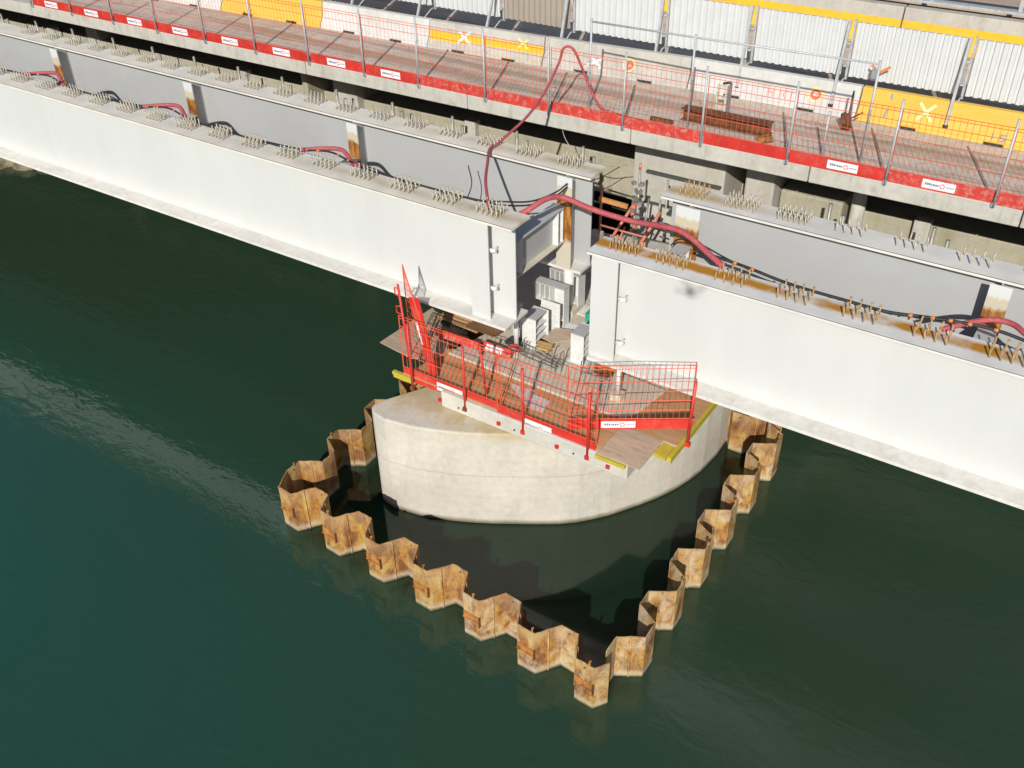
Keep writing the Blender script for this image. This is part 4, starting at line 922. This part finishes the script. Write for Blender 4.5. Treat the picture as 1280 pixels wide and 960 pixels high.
hose([(-5.65, 14.08, 6.04), (-5.17, 14.06, 6.02), (-4.64, 14.06, 5.98), (-4.06, 14.02, 5.93), (-3.59, 13.99, 5.92), (-2.93, 13.98, 5.92), (-2.3, 13.98, 5.92), (-1.71, 14.04, 5.98), (-1.25, 14.08, 6.02), (-0.74, 14.1, 6.04), (-0.21, 14.06, 6), (0.62, 13.96, 5.92), (2.58, 13.96, 5.92)], .026, 'cable', 'black cable with orange ties along the far edge of the right girder flange', 'cable', ties=[.14, .19, .55, .60, .65, .70, .75], name='cable')
hose([(-6.51, 15.1, 5.42), (-6.1, 14.48, 5.93), (-5.65, 14.19, 6.12), (-5.07, 14.08, 6.04), (-4.55, 14.02, 5.96)], .014, 'cable', 'thin black cable dropping beside the thick red hose', 'cable', name='cable')
hose([(-1.45, 13.88, 5.93), (-1.2, 14.12, 5.99), (-0.86, 14.35, 6.05), (-0.57, 14.37, 6.06), (-0.31, 14.17, 6.04), (0.1, 13.96, 5.95)], .045, 'hose', 'short red hose looping behind the right girder flange')
hose([(-11.3, YE-.02, 5.9), (-11.25, YE-.04, 5.3), (-10.9, 19.1, 4.9), (-10.2, 19.1, 4.72), (-9.6, 19.3, 4.78)], .011, 'tube', 'thin pale rope hanging in a loop under the old deck edge', 'rope', name='rope')
hose([(-11.6, 19.4, 4.6), (-11.0, 19.4, 4.25), (-10.5, 19.4, 4.18), (-9.9, 19.5, 4.6)], .010, 'cable', 'thin dark cable sagging under the old deck edge', 'cable', name='cable')

# ------------------------------------------------------------------ scaffold between the bridges
sc_ = thing('scaffold_tower', (-8.7, 17.6, 2), 'scaffold tower of tubes and couplers in the gap between the bridges', 'scaffold')
def stube(p0, p1, mat='tube', r=.025, name='scaffold_standard'):
    b = MB(); b.tube([p0, p1], r, 8); return b.build(name, M[mat], sc_)
for x, y, zt_ in ((-8.40, 17.5, 5.62), (-8.52, 17.62, 5.1), (-8.40, 19.0, 4.8)):
    stube((x, y, 2.5), (x, y, zt_))
b = MB(); b.tube([(-8.40, 17.5, 5.62), (-8.40, 17.5, 5.74)], .032, 8); b.build('red_cap', M['coral'], sc_)
rnd = random.Random(2)
for z in (5.28, 5.12, 4.95, 4.84, 4.70, 4.55, 4.40, 4.28, 4.12):
    b = MB(); b.cbox((-8.40+rnd.uniform(-.07, .05), 17.47+rnd.uniform(-.05, .05), z), (.12, .10, .07), rnd.uniform(0, 3)); b.build('coupler', M['tube'], sc_)
    b = MB(); b.cbox((-8.52+rnd.uniform(-.06, .06), 17.6, z-.05), (.09, .09, .06), rnd.uniform(0, 3)); b.build('coupler', M['tube'], sc_)
for z in (4.62, 4.32, 4.78):
    b = MB(); b.cbox((-8.44+rnd.uniform(-.08, .08), 17.44, z), (.10, .07, .08), rnd.uniform(0, 3)); b.build('coupler', M['coral'], sc_)
for (p, q) in (((-9.1, 17.45, 5.0), (-8.3, 17.45, 4.96)), ((-9.0, 17.45, 4.62), (-8.25, 17.45, 4.60)), ((-8.7, 17.5, 4.40), (-8.1, 17.5, 4.36)), ((-7.95, 17.5, 4.35), (-7.5, 17.5, 4.34))): stube(p, q, 'dark', .02, 'ledger')
for (p, q) in (((-9.30, 17.5, 5.05), (-9.30, 17.5, 3.2)),): stube(p, q, 'coral', .028)
for i, (p, q, r_) in enumerate((((-8.50, 17.5, 4.78), (-8.80, 17.1, 4.05), .035), ((-7.86, 17.5, 4.76), (-8.15, 17.0, 3.95), .035), ((-8.80, 17.1, 4.0), (-9.15, 16.9, 3.6), .030), ((-8.2, 16.95, 3.9), (-8.45, 16.6, 3.2), .030))):
    b = MB(); b.tube([p, q], r_, 8); tag(b.build('push_pull_prop', M['coral']), 'leaning coral red prop in the gap between the bridges, ' + ['upper left', 'upper right', 'lower left', 'lower right'][i] + ' one', 'prop', 'coral props between the bridges')
for i, (a_, c_, z) in enumerate((((-9.32, 17.45), (-8.62, 17.45), 4.74),)):
    b = MB(); b.extr([(-.03, -.05), (.03, -.05), (.03, .05), (-.03, .05)], (a_[0], a_[1], z), (c_[0], c_[1], z-.02)); tag(b.build('timber_beam', M['orangewood']), 'orange brown timber rail between the coral upright and the scaffold', 'timber beam')
b = MB(); b.box((-8.98, 17.35, 4.42), (-8.45, 17.4, 4.48)); tag(b.build('red_bar', M['redold']), 'red bar lying behind the scaffold tower', 'bar')
for i, (x, z1) in enumerate(((-8.55, 3.9), (-7.9, 3.95), (-8.25, 3.4))):
    b = MB(); b.box((x-.05, 16.95, 2.72), (x+.05, 17.05, z1)); tag(b.build('timber_post', M['timberpale']), 'yellow timber post standing in the gap behind the girder end, ' + ['left', 'right', 'short middle'][i] + ' one', 'timber post', 'timber posts between the bridges')
b = MB(); b.box((-9.45, 17.2, 3.0), (-9.2, 17.5, 3.95)); tag(b.build('grey_drum', M['old']), 'narrow grey concrete block below the coral upright', 'block')
b = MB(); b.box((-9.0, 17.0, 2.9), (-8.65, 17.6, 3.5)); tag(b.build('wooden_crate', M['timberpale']), 'orange wooden crate in the gap behind the white stands', 'crate')
b = MB(); b.cbox((-8.0, 18.0, 3.3), (2.6, 1.6, .08)); tag(b.build('grey_platform', M['old']), 'dusty grey work platform between the two bridges', 'platform')
b = MB(); b.cbox((-7.9, 18.9, 3.9), (2.0, .05, .5)); tag(b.build('grey_backboard', M['old']), 'grey board standing at the back of the work platform', 'panel')
b = MB()
for k_ in range(8):
    pass
o = thing('orange_buoy', (-7.0, 18.0, 4.6), 'round orange knob beside the studs of the back right girder', 'knob')
b = MB(); b.tube([(-7.0, 18.0, 4.93), (-7.0, 18.0, 4.97), (-7.0, 18.0, 5.03), (-7.0, 18.0, 5.09), (-7.0, 18.0, 5.11)], [.05, .09, .105, .07, .02], 12); b.build('knob', M['coral'], o)
b = MB(); b.tube([(-7.0, 18.0, 3.3), (-7.0, 18.0, 4.94)], .03, 8); b.build('shaft', M['tube'], o)

rnd = random.Random(21)
for i in range(14):
    x = rnd.uniform(-9.3, -7.0); y = rnd.uniform(17.2, 18.9); z = rnd.uniform(3.3, 4.5)
    if i % 3 == 0: q = (x+rnd.uniform(.5, 1.1), y, z+rnd.uniform(-.05, .05))
    elif i % 3 == 1: q = (x, y, z+rnd.uniform(.4, .8))
    else: q = (x+rnd.uniform(-.4, .4), y+rnd.uniform(.3, .6), z+rnd.uniform(.2, .5))
    stube((x, y, z), q, ['tube', 'dark', 'coral', 'tube', 'orangewood'][i % 5], .024, 'ledger')
for i in range(6):
    b = MB(); b.cbox((rnd.uniform(-9.2, -7.2), rnd.uniform(17.2, 18.4), 3.42), (rnd.uniform(.3, .8), .12, .05), rnd.uniform(-.6, .6)); b.build('walk_board', M[['timberpale', 'old', 'orangewood'][i % 3]], sc_)
# ------------------------------------------------------------------ things on the old deck
o = thing('steel_beam', (-7.65, 20.25, ZD), 'long rusty steel beam lying on the old deck behind the mesh barriers', 'steel beam')
yb0 = 20.15
b = MB(); b.box((-8.70, yb0-.10, ZD+.26), (-6.60, yb0+.20, ZD+.285)); b.build('top_flange', M['rustdark'], o, .003)
b = MB(); b.box((-8.70, yb0-.10, ZD+.005), (-6.60, yb0+.20, ZD+.03)); b.build('bottom_flange', M['rustdark'], o, .003)
b = MB(); b.box((-8.70, yb0+.04, ZD+.03), (-6.60, yb0+.06, ZD+.26)); b.build('web', M['rustdark'], o)
o = thing('steel_offcut', (-6.6, 19.85, ZD), 'short rusty channel offcut at the right end of the long beam', 'steel offcut')
b = MB(); b.cbox((-6.62, 19.88, ZD+.06), (.34, .16, .09), .9); b.build('channel', M['rust'], o)
b = MB(); b.cbox((-6.50, 19.80, ZD+.015), (.30, .04, .02), .9); b.build('flange', M['rustdark'], o)
b = MB(); b.cbox((-9.0, 19.70, ZD+.05), (.55, .10, .09), .0); tag(b.build('steel_offcut', M['rustdark']), 'dark rusty block at the left end of the long beam', 'steel offcut')
o = thing('jig_stand', (-7.9, 20.45, ZD), 'cream perforated steel stand with three holes beside the rusty beam', 'stand')
b = MB()
for x in (-8.03, -7.83): b.box((x, 20.40, ZD+.003), (x+.05, 20.44, ZD+.84))
for z in (.08, .30, .52, .76): b.box((-7.98, 20.40, ZD+z), (-7.83, 20.44, ZD+z+.08))
b.build('frame', M['cream'], o); b = MB(); b.box((-7.77, 20.36, ZD+.003), (-7.75, 20.6, ZD+.86)); b.build('side_plate', M['spraygrey'], o)
b = MB(); b.tube([(-7.9, 20.42, ZD+.88), (-7.72, 20.42, ZD+.93)], .03, 6); b.build('handle', M['dark'], o)
o = thing('cable_reel', (-5.33, 21.4, ZD), 'dark red cable reel on a stick leaning by the white barrier', 'cable reel')
b = MB(); b.tube([(-5.42, 21.35, ZD+.18), (-5.24, 21.42, ZD+.22)], .17, 12); b.tube([(-5.36, 21.36, ZD+.19), (-5.30, 21.40, ZD+.21)], .20, 12); b.build('drum', M['rustdark'], o)
b = MB(); b.tube([(-5.30, 21.4, ZD+.2), (-5.33, 21.6, ZD+.82)], .02, 6); b.tube([(-5.3, 21.3, ZD+.25), (-5.05, 21.6, ZD+.38)], .015, 6); b.build('stick', M['cable'], o)
o = thing('work_lamp', (-5.0, 22.25, 6.68), 'small orange striped warning marker on top of the yellow barrier', 'warning marker')
b = MB(); b.cbox((-5.12, 22.30, 6.83), (.16, .06, .22), .2, .3); b.build('base', M['spraygrey'], o)
b = MB(); b.cbox((-4.95, 22.30, 6.93), (.30, .03, .05), .2, 0, -.6); b.cbox((-5.18, 22.28, 6.98), (.12, .03, .04), 0, 0, .4); b.build('striped_blade', M['orange'], o)
# pipe rail on the deck
o = thing('pipe_rail', (-7.7, 19.7, ZD), 'tall grey pipe rail standing on the old deck behind the mesh barriers', 'pipe rail')
for x, z0, z1 in ((-10.9, ZD, 7.85), (-8.36, ZD, 7.86), (-5.27, ZD, 6.76), (-4.47, ZD, 7.93)):
    b = MB(); b.tube([(x, 19.7, z0), (x, 19.7, z1)], .027, 8); b.build('rail_post', M['galv'], o)
b = MB(); b.tube([(-10.9, 19.7, 7.78), (-8.36, 19.7, 7.80), (-4.47, 19.7, 7.86)], .022, 8); b.build('top_rail', M['galv'], o)
# rocks by the far left bank
rnd = random.Random(9)
import bmesh
for i, (x, y, s_) in enumerate(((-34.3, 17.7, .62), (-33.3, 18.0, .5), (-35.6, 17.6, .7), (-32.3, 18.3, .42), (-36.5, 19.2, .9), (-34.4, 19.4, .8))):
    bm = bmesh.new(); bmesh.ops.create_icosphere(bm, subdivisions=3, radius=s_)
    for v_ in bm.verts:
        n_ = 1+.18*math.sin(v_.co.x*5+i)+.14*math.sin(v_.co.y*7+i*2)+rnd.uniform(-.03, .03); v_.co = Vector((v_.co.x*n_*1.2, v_.co.y*n_, v_.co.z*n_*.55))
    me = bpy.data.meshes.new('rock'); bm.to_mesh(me); bm.free(); me.materials.append(M['rock'])
    o = bpy.data.objects.new('rock', me); col.objects.link(o); o.location = (x, y, .02)
    tag(o, 'mossy rock in the shallows at the far left edge, ' + ['the flat one nearest the girder', 'the small one to its right', 'leftmost one', 'the smallest one at the right', 'large one behind', 'middle one behind'][i], 'rock', 'rocks in the shallows')

# the small quadcopter that hovers at the viewpoint, just behind it towards the sun
dc = Vector((0, 0, 14)) - SUN*.34
o = thing('quadcopter', tuple(dc), 'small grey quadcopter hovering in the air in front of the girders', 'drone')
b = MB(); b.cbox(dc, (.11, .20, .09), .4); b.build('body', M['dark'], o, .01)
for sx in (-1, 1):
    for sy in (-1, 1):
        e = dc+Vector((sx*.17, sy*.15, .02)); b = MB(); b.tube([dc, e], .013, 6); b.tube([e, e+Vector((0, 0, .035))], .016, 8); b.build('arm', M['dark'], o)
        b = MB(); b.cbox(e+Vector((0, 0, .045)), (.22, .022, .004), sx*.7+sy*.3); b.build('rotor', M['dark'], o)
